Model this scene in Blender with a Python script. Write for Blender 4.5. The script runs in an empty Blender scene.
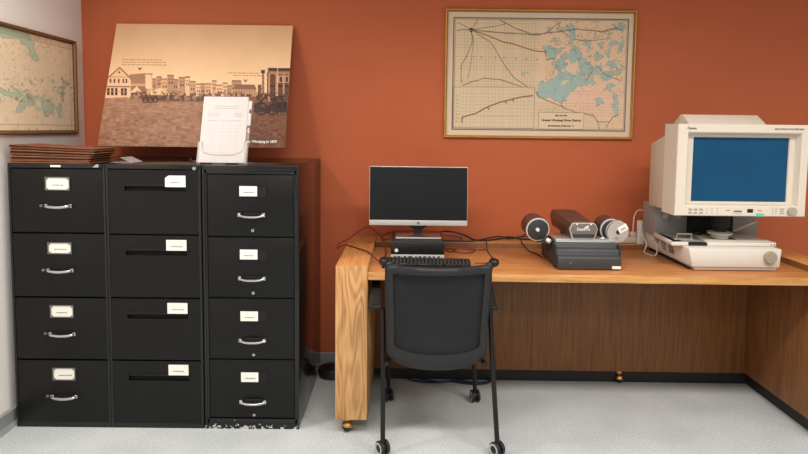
import bpy, bmesh, math, random
import numpy as np
from mathutils import Vector, Matrix

random.seed(7)
RNG = np.random.default_rng(7)
SC = bpy.context.scene
COL = SC.collection
PI = math.pi

# ------------------------------------------------------------------ materials
def lin(c):
    return tuple(((v / 255) / 12.92 if v / 255 <= 0.04045 else ((v / 255 + 0.055) / 1.055) ** 2.4) for v in c) + (1,)

def mat(name, rgb, rough=0.5, metal=0.0, spec=0.5, var=0.0, vscale=8.0, bump=0.0, bscale=200.0, coat=0.0, emit=None, estr=0.0):
    m = bpy.data.materials.new(name); m.use_nodes = True
    nt = m.node_tree; b = nt.nodes['Principled BSDF']
    b.inputs['Base Color'].default_value = lin(rgb)
    b.inputs['Roughness'].default_value = rough
    b.inputs['Metallic'].default_value = metal
    b.inputs['Specular IOR Level'].default_value = spec
    b.inputs['Coat Weight'].default_value = coat
    tc = nt.nodes.new('ShaderNodeTexCoord')
    if var > 0:
        n = nt.nodes.new('ShaderNodeTexNoise'); n.inputs['Scale'].default_value = vscale; n.inputs['Detail'].default_value = 5
        r = nt.nodes.new('ShaderNodeValToRGB')
        r.color_ramp.elements[0].position = 0.3; r.color_ramp.elements[1].position = 0.7
        r.color_ramp.elements[0].color = lin([max(0, v * (1 - var)) for v in rgb])
        r.color_ramp.elements[1].color = lin([min(255, v * (1 + var)) for v in rgb])
        nt.links.new(tc.outputs['Object'], n.inputs['Vector']); nt.links.new(n.outputs['Fac'], r.inputs['Fac'])
        nt.links.new(r.outputs['Color'], b.inputs['Base Color'])
    if bump > 0:
        n2 = nt.nodes.new('ShaderNodeTexNoise'); n2.inputs['Scale'].default_value = bscale; n2.inputs['Detail'].default_value = 3
        bp = nt.nodes.new('ShaderNodeBump'); bp.inputs['Strength'].default_value = bump; bp.inputs['Distance'].default_value = 0.002
        nt.links.new(tc.outputs['Object'], n2.inputs['Vector']); nt.links.new(n2.outputs['Fac'], bp.inputs['Height'])
        nt.links.new(bp.outputs['Normal'], b.inputs['Normal'])
    if emit:
        b.inputs['Emission Color'].default_value = lin(emit); b.inputs['Emission Strength'].default_value = estr
    return m

def wood(name, dark, mid, light, axis, rough=0.38, cathedral=False, seed=0.0):
    m = bpy.data.materials.new(name); m.use_nodes = True
    nt = m.node_tree; N = nt.nodes; L = nt.links; b = N['Principled BSDF']
    b.inputs['Roughness'].default_value = rough; b.inputs['Specular IOR Level'].default_value = 0.4
    tc = N.new('ShaderNodeTexCoord'); mp = N.new('ShaderNodeMapping')
    sc = [46.0, 46.0, 46.0]; sc['xyz'.index(axis)] = 2.2
    mp.inputs['Scale'].default_value = sc; mp.inputs['Location'].default_value = (seed, seed * 1.7, seed * .6)
    L.new(tc.outputs['Object'], mp.inputs['Vector'])
    n = N.new('ShaderNodeTexNoise'); n.inputs['Scale'].default_value = 1.6; n.inputs['Detail'].default_value = 8; n.inputs['Roughness'].default_value = .62
    L.new(mp.outputs['Vector'], n.inputs['Vector'])
    src = n.outputs['Fac']
    if cathedral:
        mp2 = N.new('ShaderNodeMapping'); s2 = [13.0, 13.0, 13.0]; s2['xyz'.index(axis)] = 1.9
        mp2.inputs['Scale'].default_value = s2; mp2.inputs['Location'].default_value = (seed, 0.3, 0.1)
        L.new(tc.outputs['Object'], mp2.inputs['Vector'])
        nn = N.new('ShaderNodeTexNoise'); nn.inputs['Scale'].default_value = 0.9; nn.inputs['Detail'].default_value = 1.5
        L.new(mp2.outputs['Vector'], nn.inputs['Vector'])
        mu = N.new('ShaderNodeMath'); mu.operation = 'MULTIPLY'; mu.inputs[1].default_value = 60.0
        L.new(nn.outputs['Fac'], mu.inputs[0])
        si = N.new('ShaderNodeMath'); si.operation = 'SINE'; L.new(mu.outputs[0], si.inputs[0])
        mr = N.new('ShaderNodeMapRange'); mr.inputs['From Min'].default_value = -1; mr.inputs['From Max'].default_value = 1
        mr.inputs['To Min'].default_value = .3; mr.inputs['To Max'].default_value = .62
        L.new(si.outputs[0], mr.inputs['Value'])
        mx = N.new('ShaderNodeMix'); mx.data_type = 'FLOAT'; mx.inputs[0].default_value = .5
        L.new(n.outputs['Fac'], mx.inputs[2]); L.new(mr.outputs['Result'], mx.inputs[3])
        src = mx.outputs[0]
    r = N.new('ShaderNodeValToRGB'); e = r.color_ramp.elements
    e[0].position = .3; e[0].color = lin(dark); e[1].position = .72; e[1].color = lin(light)
    k = e.new(.5); k.color = lin(mid)
    L.new(src, r.inputs['Fac']); L.new(r.outputs['Color'], b.inputs['Base Color'])
    bp = N.new('ShaderNodeBump'); bp.inputs['Strength'].default_value = .12; bp.inputs['Distance'].default_value = .001
    L.new(n.outputs['Fac'], bp.inputs['Height']); L.new(bp.outputs['Normal'], b.inputs['Normal'])
    return m

def carpet_mat():
    m = bpy.data.materials.new('grey_flecked_floor'); m.use_nodes = True
    nt = m.node_tree; N = nt.nodes; L = nt.links; b = N['Principled BSDF']
    b.inputs['Roughness'].default_value = .75; b.inputs['Specular IOR Level'].default_value = .25
    tc = N.new('ShaderNodeTexCoord')
    n = N.new('ShaderNodeTexNoise'); n.inputs['Scale'].default_value = 110; n.inputs['Detail'].default_value = 6; n.inputs['Roughness'].default_value = .7
    n2 = N.new('ShaderNodeTexNoise'); n2.inputs['Scale'].default_value = 3; n2.inputs['Detail'].default_value = 4
    L.new(tc.outputs['Object'], n.inputs['Vector']); L.new(tc.outputs['Object'], n2.inputs['Vector'])
    r = N.new('ShaderNodeValToRGB'); e = r.color_ramp.elements
    e[0].position = .3; e[0].color = lin((162, 167, 169)); e[1].position = .66; e[1].color = lin((208, 213, 214))
    k = e.new(.46); k.color = lin((188, 193, 195))
    L.new(n.outputs['Fac'], r.inputs['Fac'])
    r2 = N.new('ShaderNodeValToRGB'); f = r2.color_ramp.elements
    f[0].position = .35; f[0].color = (.86, .87, .87, 1); f[1].position = .65; f[1].color = (1, 1, 1, 1)
    L.new(n2.outputs['Fac'], r2.inputs['Fac'])
    mx = N.new('ShaderNodeMix'); mx.data_type = 'RGBA'; mx.blend_type = 'MULTIPLY'; mx.inputs[0].default_value = 1
    L.new(r.outputs['Color'], mx.inputs[6]); L.new(r2.outputs['Color'], mx.inputs[7])
    L.new(mx.outputs[2], b.inputs['Base Color'])
    bp = N.new('ShaderNodeBump'); bp.inputs['Strength'].default_value = .25; bp.inputs['Distance'].default_value = .002
    L.new(n.outputs['Fac'], bp.inputs['Height']); L.new(bp.outputs['Normal'], b.inputs['Normal'])
    return m

def cabinet_mat(name, rgb, rough, chips_z=0.0, top_z=None):
    """satin black enamel; optional paint chips near the bottom edge / the top rim"""
    m = mat(name, rgb, rough, 0, .5 if rough < .3 else .3, 0, bump=.05, bscale=350)
    if chips_z > 0:
        nt = m.node_tree; N = nt.nodes; L = nt.links; b = N['Principled BSDF']
        tc = [x for x in N if x.type == 'TEX_COORD'][0]
        n = N.new('ShaderNodeTexNoise'); n.inputs['Scale'].default_value = 55; n.inputs['Detail'].default_value = 4
        L.new(tc.outputs['Object'], n.inputs['Vector'])
        sp = N.new('ShaderNodeSeparateXYZ'); L.new(tc.outputs['Object'], sp.inputs[0])
        mr = N.new('ShaderNodeMapRange'); mr.inputs['From Min'].default_value = 0; mr.inputs['From Max'].default_value = chips_z
        mr.inputs['To Min'].default_value = .11; mr.inputs['To Max'].default_value = -.12
        L.new(sp.outputs['Z'], mr.inputs['Value'])
        ad = N.new('ShaderNodeMath'); ad.operation = 'ADD'; L.new(n.outputs['Fac'], ad.inputs[0]); L.new(mr.outputs['Result'], ad.inputs[1])
        gt = N.new('ShaderNodeMath'); gt.operation = 'GREATER_THAN'; gt.inputs[1].default_value = .66; L.new(ad.outputs[0], gt.inputs[0])
        mx = N.new('ShaderNodeMix'); mx.data_type = 'RGBA'
        mx.inputs[6].default_value = lin(rgb); mx.inputs[7].default_value = lin((190, 188, 182))
        L.new(gt.outputs[0], mx.inputs[0]); L.new(mx.outputs[2], b.inputs['Base Color'])
    return m

def acrylic_mat():
    m = bpy.data.materials.new('clear_acrylic'); m.use_nodes = True
    nt = m.node_tree; N = nt.nodes; L = nt.links
    out = [n for n in N if n.type == 'OUTPUT_MATERIAL'][0]; b = N['Principled BSDF']
    b.inputs['Base Color'].default_value = lin((245, 240, 238)); b.inputs['Roughness'].default_value = .06
    tr = N.new('ShaderNodeBsdfTransparent'); mx = N.new('ShaderNodeMixShader'); mx.inputs[0].default_value = .22
    L.new(tr.outputs[0], mx.inputs[1]); L.new(b.outputs[0], mx.inputs[2]); L.new(mx.outputs[0], out.inputs['Surface'])
    return m

def print_mat(name, rough=.6, spec=.3):
    m = bpy.data.materials.new(name); m.use_nodes = True
    nt = m.node_tree; b = nt.nodes['Principled BSDF']
    a = nt.nodes.new('ShaderNodeAttribute'); a.attribute_name = 'ink'
    nt.links.new(a.outputs['Color'], b.inputs['Base Color'])
    b.inputs['Roughness'].default_value = rough; b.inputs['Specular IOR Level'].default_value = spec
    return m

M = {}
M['orange'] = mat('terracotta_wall_paint', (190, 98, 61), .62, 0, .3, .025, 1.2, .06, 260)
M['white_wall'] = mat('off_white_wall_paint', (240, 234, 230), .65, 0, .3, .015, 1.5, .05, 260)
M['ceiling'] = mat('white_ceiling', (226, 224, 218), .8)
M['vinyl'] = mat('grey_vinyl_base', (142, 144, 145), .5, var=.04)
M['floor'] = carpet_mat()
M['black'] = cabinet_mat('black_enamel', (20, 20, 20), .2)
M['black_chip'] = cabinet_mat('black_enamel_chipped', (19, 19, 20), .17, .06)
M['drawer'] = cabinet_mat('black_drawer_enamel', (13, 13, 13), .42)
M['gap'] = mat('dark_gap', (9, 9, 9), .8)
M['chrome'] = mat('brushed_chrome', (205, 205, 205), .25, 1.0)
M['dark_chrome'] = mat('dull_steel', (140, 138, 134), .4, 1.0)
M['card'] = mat('white_card', (238, 236, 226), .7)
M['card_ink'] = mat('card_ink', (120, 118, 112), .8)
M['kraft'] = mat('brown_card', (146, 98, 70), .75, 0, .3, .12, 14)
M['kraft_b'] = mat('red_brown_card', (116, 70, 48), .75, 0, .3, .12, 14)
M['kraft_in'] = mat('dark_inner_card', (58, 32, 22), .8)
M['oak_v'] = wood('oak_vertical', (150, 104, 62), (197, 148, 96), (216, 172, 120), 'z', .4, True, .37)
M['oak_y'] = wood('oak_along_depth', (178, 118, 66), (198, 136, 80), (214, 154, 96), 'y', .36)
M['oak_x'] = wood('oak_along_length', (158, 100, 56), (184, 122, 72), (200, 140, 86), 'x', .33, False, 1.3)
M['oak_shaded_v'] = wood('oak_veneer_shaded_vertical', (100, 62, 33), (124, 80, 44), (138, 92, 52), 'z', .5, False, 2.1)  # under-desk shade is put into this veneer's darker tone
M['oak_edge'] = wood('oak_edge_band', (160, 106, 56), (200, 146, 86), (216, 164, 104), 'x', .4, False, .8)
M['rubber'] = mat('black_rubber', (24, 24, 25), .55)
M['brass'] = mat('brass', (205, 165, 92), .28, 1.0)
M['plastic_dark'] = mat('charcoal_plastic', (33, 34, 36), .5, 0, .35, bump=.05, bscale=500)
M['plastic_black'] = mat('black_plastic', (17, 17, 18), .4, 0, .35)
M['mesh'] = mat('black_mesh_fabric', (31, 32, 34), .8, 0, .3, .1, 300, .4, 600)
M['seatfab'] = mat('black_seat_fabric', (36, 36, 38), .9, 0, .2, .1, 200, .3, 500)
M['caster_grey'] = mat('grey_caster_rim', (176, 178, 180), .5)
M['screen_off'] = mat('dark_screen', (24, 26, 28), .4, 0, .25)
M['silver'] = mat('silver_plastic', (196, 194, 192), .35, .3)
M['stand'] = mat('polished_stand_metal', (150, 142, 138), .22, .85)
M['pc_black'] = mat('pc_black', (22, 23, 26), .4)
M['white_ink'] = mat('white_ink', (225, 225, 222), .6)
M['key'] = mat('black_keys', (30, 28, 28), .5, 0, .3)
M['key_ink'] = mat('key_legends', (96, 92, 88), .6)
M['scan_grey'] = mat('slate_grey_plastic', (60, 61, 63), .5, bump=.08, bscale=500)
M['scan_dark'] = mat('dark_slate_plastic', (46, 46, 48), .5, bump=.08, bscale=500)
M['scan_brown'] = mat('wall_tinted_brown_metal', (88, 66, 58), .38, .25, .5, .05, 30)  # brown camera body; on the drums the wall's reflection is put into this colour
M['scan_face'] = mat('warm_grey_panel', (112, 98, 92), .45)
M['lever'] = mat('pinkish_grey_lever', (178, 158, 150), .4)
M['reel'] = mat('grey_plastic_reel', (176, 168, 160), .5)
M['glass_plate'] = mat('silvery_glass_plate', (205, 202, 198), .15, .6)
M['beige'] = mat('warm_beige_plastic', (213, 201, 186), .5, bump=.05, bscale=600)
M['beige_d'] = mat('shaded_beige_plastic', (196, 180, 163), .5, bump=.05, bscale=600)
M['base_white'] = mat('cream_white_plastic', (212, 207, 197), .5, bump=.05, bscale=600)
M['grey_p'] = mat('mid_grey_plastic', (138, 136, 132), .5)
M['grey_k'] = mat('grey_knob', (158, 152, 142), .5)
M['tan_k'] = mat('taupe_knob', (150, 140, 120), .45)
M['ink'] = mat('printed_dark_ink', (60, 58, 56), .6)
M['ink_l'] = mat('printed_grey_ink', (150, 144, 136), .6)
M['red_ink'] = mat('red_mark', (205, 120, 100), .6)
M['teal'] = mat('teal_sticker', (84, 196, 160), .6)
M['blue_screen'] = mat('blue_reader_screen', (18, 72, 108), .22, 0, .25, .06, 2.5)
M['cord_black'] = mat('black_cord', (34, 24, 24), .5)
M['cord_red'] = mat('dark_red_cord', (112, 36, 30), .45)
M['cord_violet'] = mat('violet_grey_cord', (110, 72, 92), .5)
M['cord_white'] = mat('off_white_cord', (196, 186, 172), .5)
M['cord_blue'] = mat('blue_network_cord', (34, 60, 120), .5)
M['gold'] = mat('gold_frame', (206, 158, 82), .35, .55, .5, .06, 20)
M['gold_in'] = mat('gold_frame_inner', (150, 104, 52), .4, .5)
M['gold_d'] = mat('dull_gold_frame', (128, 92, 50), .42, .5)
M['gold_dark'] = mat('dark_bronze_frame', (82, 52, 30), .5, .3)
M['foam'] = mat('board_edge', (196, 160, 126), .7)
M['wire'] = mat('clear_wire', (120, 84, 66), .25, .6)
M['acrylic'] = acrylic_mat()
M['paper'] = mat('white_paper', (204, 196, 194), .8)
M['paper_ink'] = mat('pale_form_ink', (180, 173, 171), .8)
M['print_map'] = print_mat('printed_map')
M['print_photo'] = print_mat('printed_photograph', .5, .3)

# ------------------------------------------------------------------ mesh helper
ORG = {}
class MB:
    def __init__(s, xf=None):
        s.bm = bmesh.new(); s.mats = []; s.xf = xf
    def mi(s, m):
        if m not in s.mats: s.mats.append(m)
        return s.mats.index(m)
    def _add(s, verts, faces, m, mx=None):
        k = s.mi(m); vs = []
        for v in verts:
            v = Vector(v)
            if mx is not None: v = mx @ v
            vs.append(s.bm.verts.new(v))
        out = []
        for f in faces:
            try:
                fc = s.bm.faces.new([vs[i] for i in f]); fc.material_index = k; out.append(fc)
            except ValueError: pass
        return vs, out
    def box(s, x0, x1, y0, y1, z0, z1, m, bev=0.0, seg=2, mx=None):
        P = [(x, y, z) for x in (x0, x1) for y in (y0, y1) for z in (z0, z1)]
        F = [(0, 1, 3, 2), (4, 6, 7, 5), (0, 4, 5, 1), (2, 3, 7, 6), (0, 2, 6, 4), (1, 5, 7, 3)]
        vs, fs = s._add(P, F, m, mx)
        if bev > 0:
            ed = list({e for f in fs for e in f.edges})
            r = bmesh.ops.bevel(s.bm, geom=ed, offset=bev, segments=seg, affect='EDGES', profile=.5)
            k = s.mi(m)
            for f in r['faces']: f.material_index = k
        return s
    def prism(s, poly, a, b, axis, m, bev=0.0, seg=2, mx=None):
        """extrude a 2D polygon along an axis (x: poly=(y,z); y: poly=(x,z); z: poly=(x,y))"""
        def P(p, t):
            return {'x': (t, p[0], p[1]), 'y': (p[0], t, p[1]), 'z': (p[0], p[1], t)}[axis]
        n = len(poly)
        V = [P(p, a) for p in poly] + [P(p, b) for p in poly]
        F = [tuple(range(n)), tuple(range(2 * n - 1, n - 1, -1))] + [(i, i + n, (i + 1) % n + n, (i + 1) % n) for i in range(n)]
        vs, fs = s._add(V, F, m, mx)
        bmesh.ops.recalc_face_normals(s.bm, faces=fs)
        if bev > 0:
            ed = list({e for f in fs for e in f.edges})
            r = bmesh.ops.bevel(s.bm, geom=ed, offset=bev, segments=seg, affect='EDGES', profile=.5)
            k = s.mi(m)
            for f in r['faces']: f.material_index = k
        return s
    def hull(s, A, B, m, bev=0.0, mx=None):
        """loft two equal-length loops, capped"""
        n = len(A)
        F = [tuple(range(n)), tuple(range(2 * n - 1, n - 1, -1))] + [(i, i + n, (i + 1) % n + n, (i + 1) % n) for i in range(n)]
        vs, fs = s._add(list(A) + list(B), F, m, mx)
        bmesh.ops.recalc_face_normals(s.bm, faces=fs)
        if bev > 0:
            ed = list({e for f in fs for e in f.edges})
            r = bmesh.ops.bevel(s.bm, geom=ed, offset=bev, segments=2, affect='EDGES', profile=.5)
            k = s.mi(m)
            for f in r['faces']: f.material_index = k
        return s
    def lathe(s, prof, c, axis, m, seg=28, mx=None, capped=True):
        """prof = [(r, t)] revolved about axis direction through c"""
        ax = Vector(axis).normalized(); u = ax.orthogonal().normalized(); w = ax.cross(u); c = Vector(c)
        V = []; F = []
        for r, t in prof:
            for i in range(seg):
                a = 2 * PI * i / seg
                V.append(c + ax * t + (u * math.cos(a) + w * math.sin(a)) * r)
        for j in range(len(prof) - 1):
            for i in range(seg):
                F.append((j * seg + i, j * seg + (i + 1) % seg, (j + 1) * seg + (i + 1) % seg, (j + 1) * seg + i))
        if capped:
            F.append(tuple(range(seg - 1, -1, -1))); F.append(tuple(range((len(prof) - 1) * seg, len(prof) * seg)))
        vs, fs = s._add(V, F, m, mx); bmesh.ops.recalc_face_normals(s.bm, faces=fs)
        return s
    def cyl(s, p0, p1, r, m, r2=None, seg=24, bev=0.0):
        p0 = Vector(p0); p1 = Vector(p1); h = (p1 - p0).length; r2 = r if r2 is None else r2
        if bev > 0: pr = [(r - bev, 0), (r - bev * .3, bev * .3), (r, bev), (r2, h - bev), (r2 - bev * .3, h - bev * .3), (r2 - bev, h)]
        else: pr = [(r, 0), (r2, h)]
        return s.lathe(pr, p0, p1 - p0, m, seg)
    def tube(s, pts, r, m, seg=8, smooth=4, closed=False, rx=None):
        P = [Vector(p) for p in pts]
        if smooth > 1: P = catmull(P, smooth, closed)
        n = len(P); V = []; F = []; prev = None
        for i, p in enumerate(P):
            if closed: t = (P[(i + 1) % n] - P[i - 1])
            else: t = (P[min(i + 1, n - 1)] - P[max(i - 1, 0)])
            t.normalize()
            if prev is None: u = t.orthogonal().normalized()
            else:
                u = prev - t * prev.dot(t)
                u = u.normalized() if u.length > 1e-6 else t.orthogonal().normalized()
            prev = u; w = t.cross(u)
            rr = r[i * len(r) // n] if isinstance(r, (list, tuple)) else r
            for k in range(seg):
                a = 2 * PI * k / seg
                V.append(p + (u * math.cos(a) + w * math.sin(a)) * rr)
        lim = n if closed else n - 1
        for i in range(lim):
            j = (i + 1) % n
            for k in range(seg):
                F.append((i * seg + k, i * seg + (k + 1) % seg, j * seg + (k + 1) % seg, j * seg + k))
        if not closed:
            F.append(tuple(range(seg - 1, -1, -1))); F.append(tuple(range((n - 1) * seg, n * seg)))
        vs, fs = s._add(V, F, m); bmesh.ops.recalc_face_normals(s.bm, faces=fs)
        return s
    def ball(s, c, r, m, seg=20, rings=12, sc=(1, 1, 1)):
        pr = []
        V = []; F = []; c = Vector(c)
        for j in range(rings + 1):
            ph = PI * j / rings
            for i in range(seg):
                a = 2 * PI * i / seg
                V.append(c + Vector((r * sc[0] * math.sin(ph) * math.cos(a), r * sc[1] * math.sin(ph) * math.sin(a), r * sc[2] * math.cos(ph))))
        for j in range(rings):
            for i in range(seg):
                F.append((j * seg + i, (j + 1) * seg + i, (j + 1) * seg + (i + 1) % seg, j * seg + (i + 1) % seg))
        vs, fs = s._add(V, F, m)
        bmesh.ops.remove_doubles(s.bm, verts=vs, dist=1e-6)
        return s
    def text(s, txt, size, mx, m, align='CENTER', depth=0.0, bold=0.0):
        cu = bpy.data.curves.new('lettering', 'FONT'); cu.body = txt; cu.size = size; cu.align_x = align; cu.align_y = 'CENTER'
        cu.extrude = depth; cu.offset = bold; cu.resolution_u = 3
        o = bpy.data.objects.new('lettering', cu); COL.objects.link(o)
        bpy.context.view_layer.update()
        dg = bpy.context.evaluated_depsgraph_get()
        me = bpy.data.meshes.new_from_object(o.evaluated_get(dg))
        s._add([v.co.copy() for v in me.vertices], [tuple(p.vertices) for p in me.polygons], m, mx)
        bpy.data.objects.remove(o); bpy.data.curves.remove(cu); bpy.data.meshes.remove(me)
        return s
    def build(s, name, parent=None, org=None, ang=35):
        if s.xf is not None: bmesh.ops.transform(s.bm, matrix=s.xf, verts=s.bm.verts)
        if parent is not None: o0 = ORG[parent.name]
        else: o0 = Vector(org) if org is not None else Vector((0, 0, 0))
        bmesh.ops.translate(s.bm, vec=-o0, verts=s.bm.verts)
        me = bpy.data.meshes.new(name); s.bm.to_mesh(me); s.bm.free()
        for m in s.mats: me.materials.append(M[m] if isinstance(m, str) else m)
        me.polygons.foreach_set('use_smooth', [True] * len(me.polygons))
        me.set_sharp_from_angle(angle=math.radians(ang))
        o = bpy.data.objects.new(name, me); COL.objects.link(o)
        if parent is not None: o.parent = parent
        else: o.location = o0
        ORG[o.name] = o0
        return o

def catmull(P, k, closed=False):
    out = []; n = len(P)
    rng = n if closed else n - 1
    for i in range(rng):
        if closed: a, b, c, d = P[i - 1], P[i], P[(i + 1) % n], P[(i + 2) % n]
        else: a, b, c, d = P[max(i - 1, 0)], P[i], P[i + 1], P[min(i + 2, n - 1)]
        for j in range(k):
            t = j / k
            out.append(.5 * ((2 * b) + (c - a) * t + (2 * a - 5 * b + 4 * c - d) * t * t + (3 * b - a - 3 * c + d) * t ** 3))
    if not closed: out.append(P[-1])
    return out

def thing(name, loc, label, cat, group=None):
    o = bpy.data.objects.new(name, None); COL.objects.link(o); o.location = loc; o.empty_display_size = .1
    o['label'] = label; o['category'] = cat
    if group: o['group'] = group
    ORG[o.name] = Vector(loc)
    return o
def tag(o, label, cat, group=None):
    o['label'] = label; o['category'] = cat
    if group: o['group'] = group
    return o
def struct(o):
    o['kind'] = 'structure'; return o

# ------------------------------------------------------------------ camera (solved from the picture's straight lines)
pitch, roll, yaw, H = 0.0726105, 0.0113413, 0.0026841, 1.50437
fw = Vector((math.sin(yaw) * math.cos(pitch), math.cos(yaw) * math.cos(pitch), -math.sin(pitch)))
rt = Vector((math.cos(yaw), -math.sin(yaw), 0)); dn = fw.cross(rt)
R = rt * math.cos(roll) - dn * math.sin(roll); D = rt * math.sin(roll) + dn * math.cos(roll)
cam = bpy.data.cameras.new('camera'); cam.sensor_fit = 'HORIZONTAL'; cam.sensor_width = 36; cam.lens = 584 / 808 * 36
cam.shift_y = -(227 - 171.612) / 808; cam.clip_start = .05
co = bpy.data.objects.new('camera', cam); COL.objects.link(co)
mw = Matrix.Identity(4)
for i in range(3):
    mw[i][0] = R[i]; mw[i][1] = -D[i]; mw[i][2] = -fw[i]
mw[0][3], mw[1][3], mw[2][3] = 0, 0, H
co.matrix_world = mw
SC.camera = co

# ------------------------------------------------------------------ the room
WY, LX = 3.60, -1.955
def plane_slab(name, a, m):
    b = MB(); b.box(*a, m); return struct(b.build(name))
plane_slab('floor', (LX - .1, 5.0, -3.0, WY + .1, -.1, 0), 'floor')
plane_slab('wall_back', (LX - .1, 5.0, WY, WY + .1, 0, 2.75), 'orange')
plane_slab('wall_left', (LX - .1, LX, -3.0, WY, 0, 2.75), 'white_wall')
plane_slab('ceiling', (LX - .1, 5.0, -3.0, WY + .1, 2.75, 2.85), 'ceiling')
b = MB()
b.prism([(WY - .001, 0), (WY - .018, 0), (WY - .012, .012), (WY - .006, .02), (WY - .006, .088), (WY - .001, .092)], LX + .02, 5.0, 'x', 'vinyl'); struct(b.build('baseboard_back'))
b = MB()
b.prism([(LX + .001, 0), (LX + .036, 0), (LX + .026, .012), (LX + .018, .02), (LX + .018, .082), (LX + .001, .086)], -3.0, WY - .02, 'y', 'vinyl'); struct(b.build('baseboard_left'))

# ------------------------------------------------------------------ filing cabinets
CY0, CY1, CH = 2.821, 3.572, 1.320
def shell(b, x0, x1, m, foot=.0):
    t = .012
    b.box(x0, x0 + t, CY0 - .001, CY1, 0, CH, m, .002)
    b.box(x1 - t, x1, CY0 - .001, CY1, 0, CH, m, .002)
    b.box(x0 + t * .5, x1 - t * .5, CY0 - .001, CY1, CH - .022, CH, m, .002)
    b.box(x0 + t * .5, x1 - t * .5, CY1 - .012, CY1 - .001, .002, CH - .01, m)
    b.box(x0 + t * .5, x1 - t * .5, CY0 + .001, CY1 - .01, 0, .03, m)
    b.box(x0 + t, x1 - t, CY0 + .024, CY0 + .03, .02, CH - .015, 'gap')

def handle_arch(cx, z, w, m='chrome'):
    b = MB(); y = CY0
    b.tube([(cx - w / 2, y - .002, z + .003), (cx - w / 2 + .006, y - .024, z + .003), (cx - w * .25, y - .029, z - .000), (cx, y - .030, z - .0015),
            (cx + w * .25, y - .029, z - .000), (cx + w / 2 - .006, y - .024, z + .003), (cx + w / 2, y - .002, z + .003)], .0072, m, 10, 5)
    for s in (-1, 1): b.box(cx + s * w / 2 - .009, cx + s * w / 2 + .009, y - .016, y - .0005, z - .006, z + .013, m, .004)
    return b

def holder(b, x0, x1, z0, z1, m, t=.006, y=CY0, d=.006):
    b.box(x0, x1, y - d, y - .0005, z1 - t, z1, m, .001); b.box(x0, x1, y - d, y - .0005, z0, z0 + t, m, .001)
    b.box(x0, x0 + t, y - d, y - .0005, z0 + t, z1 - t, m); b.box(x1 - t, x1, y - d, y - .0005, z0 + t, z1 - t, m)

def card(x0, x1, z0, z1, y, parent, name='label_card', ink=True, cut=0):
    b = MB()
    if cut: b.prism([(x0, z0), (x1, z0), (x1, z1), (x0 + cut, z1), (x0, z1 - cut * .7)], y - .0012, y - .0002, 'y', 'card')
    else: b.box(x0, x1, y - .0012, y - .0002, z0, z1, 'card')
    if ink:
        zc = z0 + (z1 - z0) * .38; w = (x1 - x0)
        k = x0 + w * .25
        while k < x0 + w * .75:
            l = random.uniform(.05, .12) * w
            b.box(k, k + l, y - .0016, y - .0012, zc - .0025, zc + .0025, 'card_ink'); k += l + .03 * w
    return b.build(name, parent)

# --- left cabinet: chrome arch pulls, framed cards
x0, x1 = -1.910, -1.4395
cab = thing('filing_cabinet', ((x0 + x1) / 2, (CY0 + CY1) / 2, 0), 'black four-drawer filing cabinet with silver arched pulls and framed cards, beside the white wall', 'filing cabinet', 'row of black filing cabinets')
b = MB(); shell(b, x0, x1, 'black'); b.build('body', cab)
b = MB(); b.box(-1.702, -1.652, CY0 - .003, CY0 + .004, 1.302, 1.312, 'white_ink', .001); b.build('maker_plate', cab)
b = MB(); b.prism([(-1.497, 1.303), (-1.466, 1.303), (-1.466, 1.318), (-1.478, 1.318)], CY0 - .006, CY0 + .004, 'y', 'chrome', .001); b.build('lock', cab)
divs = [1.297, .980, .661, .346, .022]
cz = [(1.189, 1.255), (.877, .935), (.560, .623), (.242, .307)]
for i in range(4):
    b = MB(); b.box(x0 + .013, x1 - .012, CY0, CY0 + .02, divs[i + 1] + .004, divs[i] - .004, 'drawer', .003)
    d = b.build('drawer', cab)
    z0, z1 = cz[i]; xa = -1.728 + .002 * i; xb = -1.609
    b = MB(); holder(b, xa, xb, z0, z1, 'dark_chrome', .0045)
    for (ax, az) in ((xa + .006, z1 - .006), (xb - .006, z1 - .006), (xa + .006, z0 + .006), (xb - .006, z0 + .006)):
        b.box(ax - .007, ax + .007, CY0 - .0065, CY0 - .003, az - .005, az + .005, 'dark_chrome')
    b.build('label_holder', d)
    card(xa + .005, xb - .005, z0 + .005, z1 - .005, CY0 - .002, d)
    hz = [1.111, .795, .477, .160][i]
    handle_arch(-1.664, hz, .116).build('handle', d)
    b = MB(); b.box(-1.757, -1.741, CY0 - .010, CY0 - .0005, hz - .004, hz + .010, 'dark_chrome', .004); b.build('thumb_latch', d)

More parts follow.
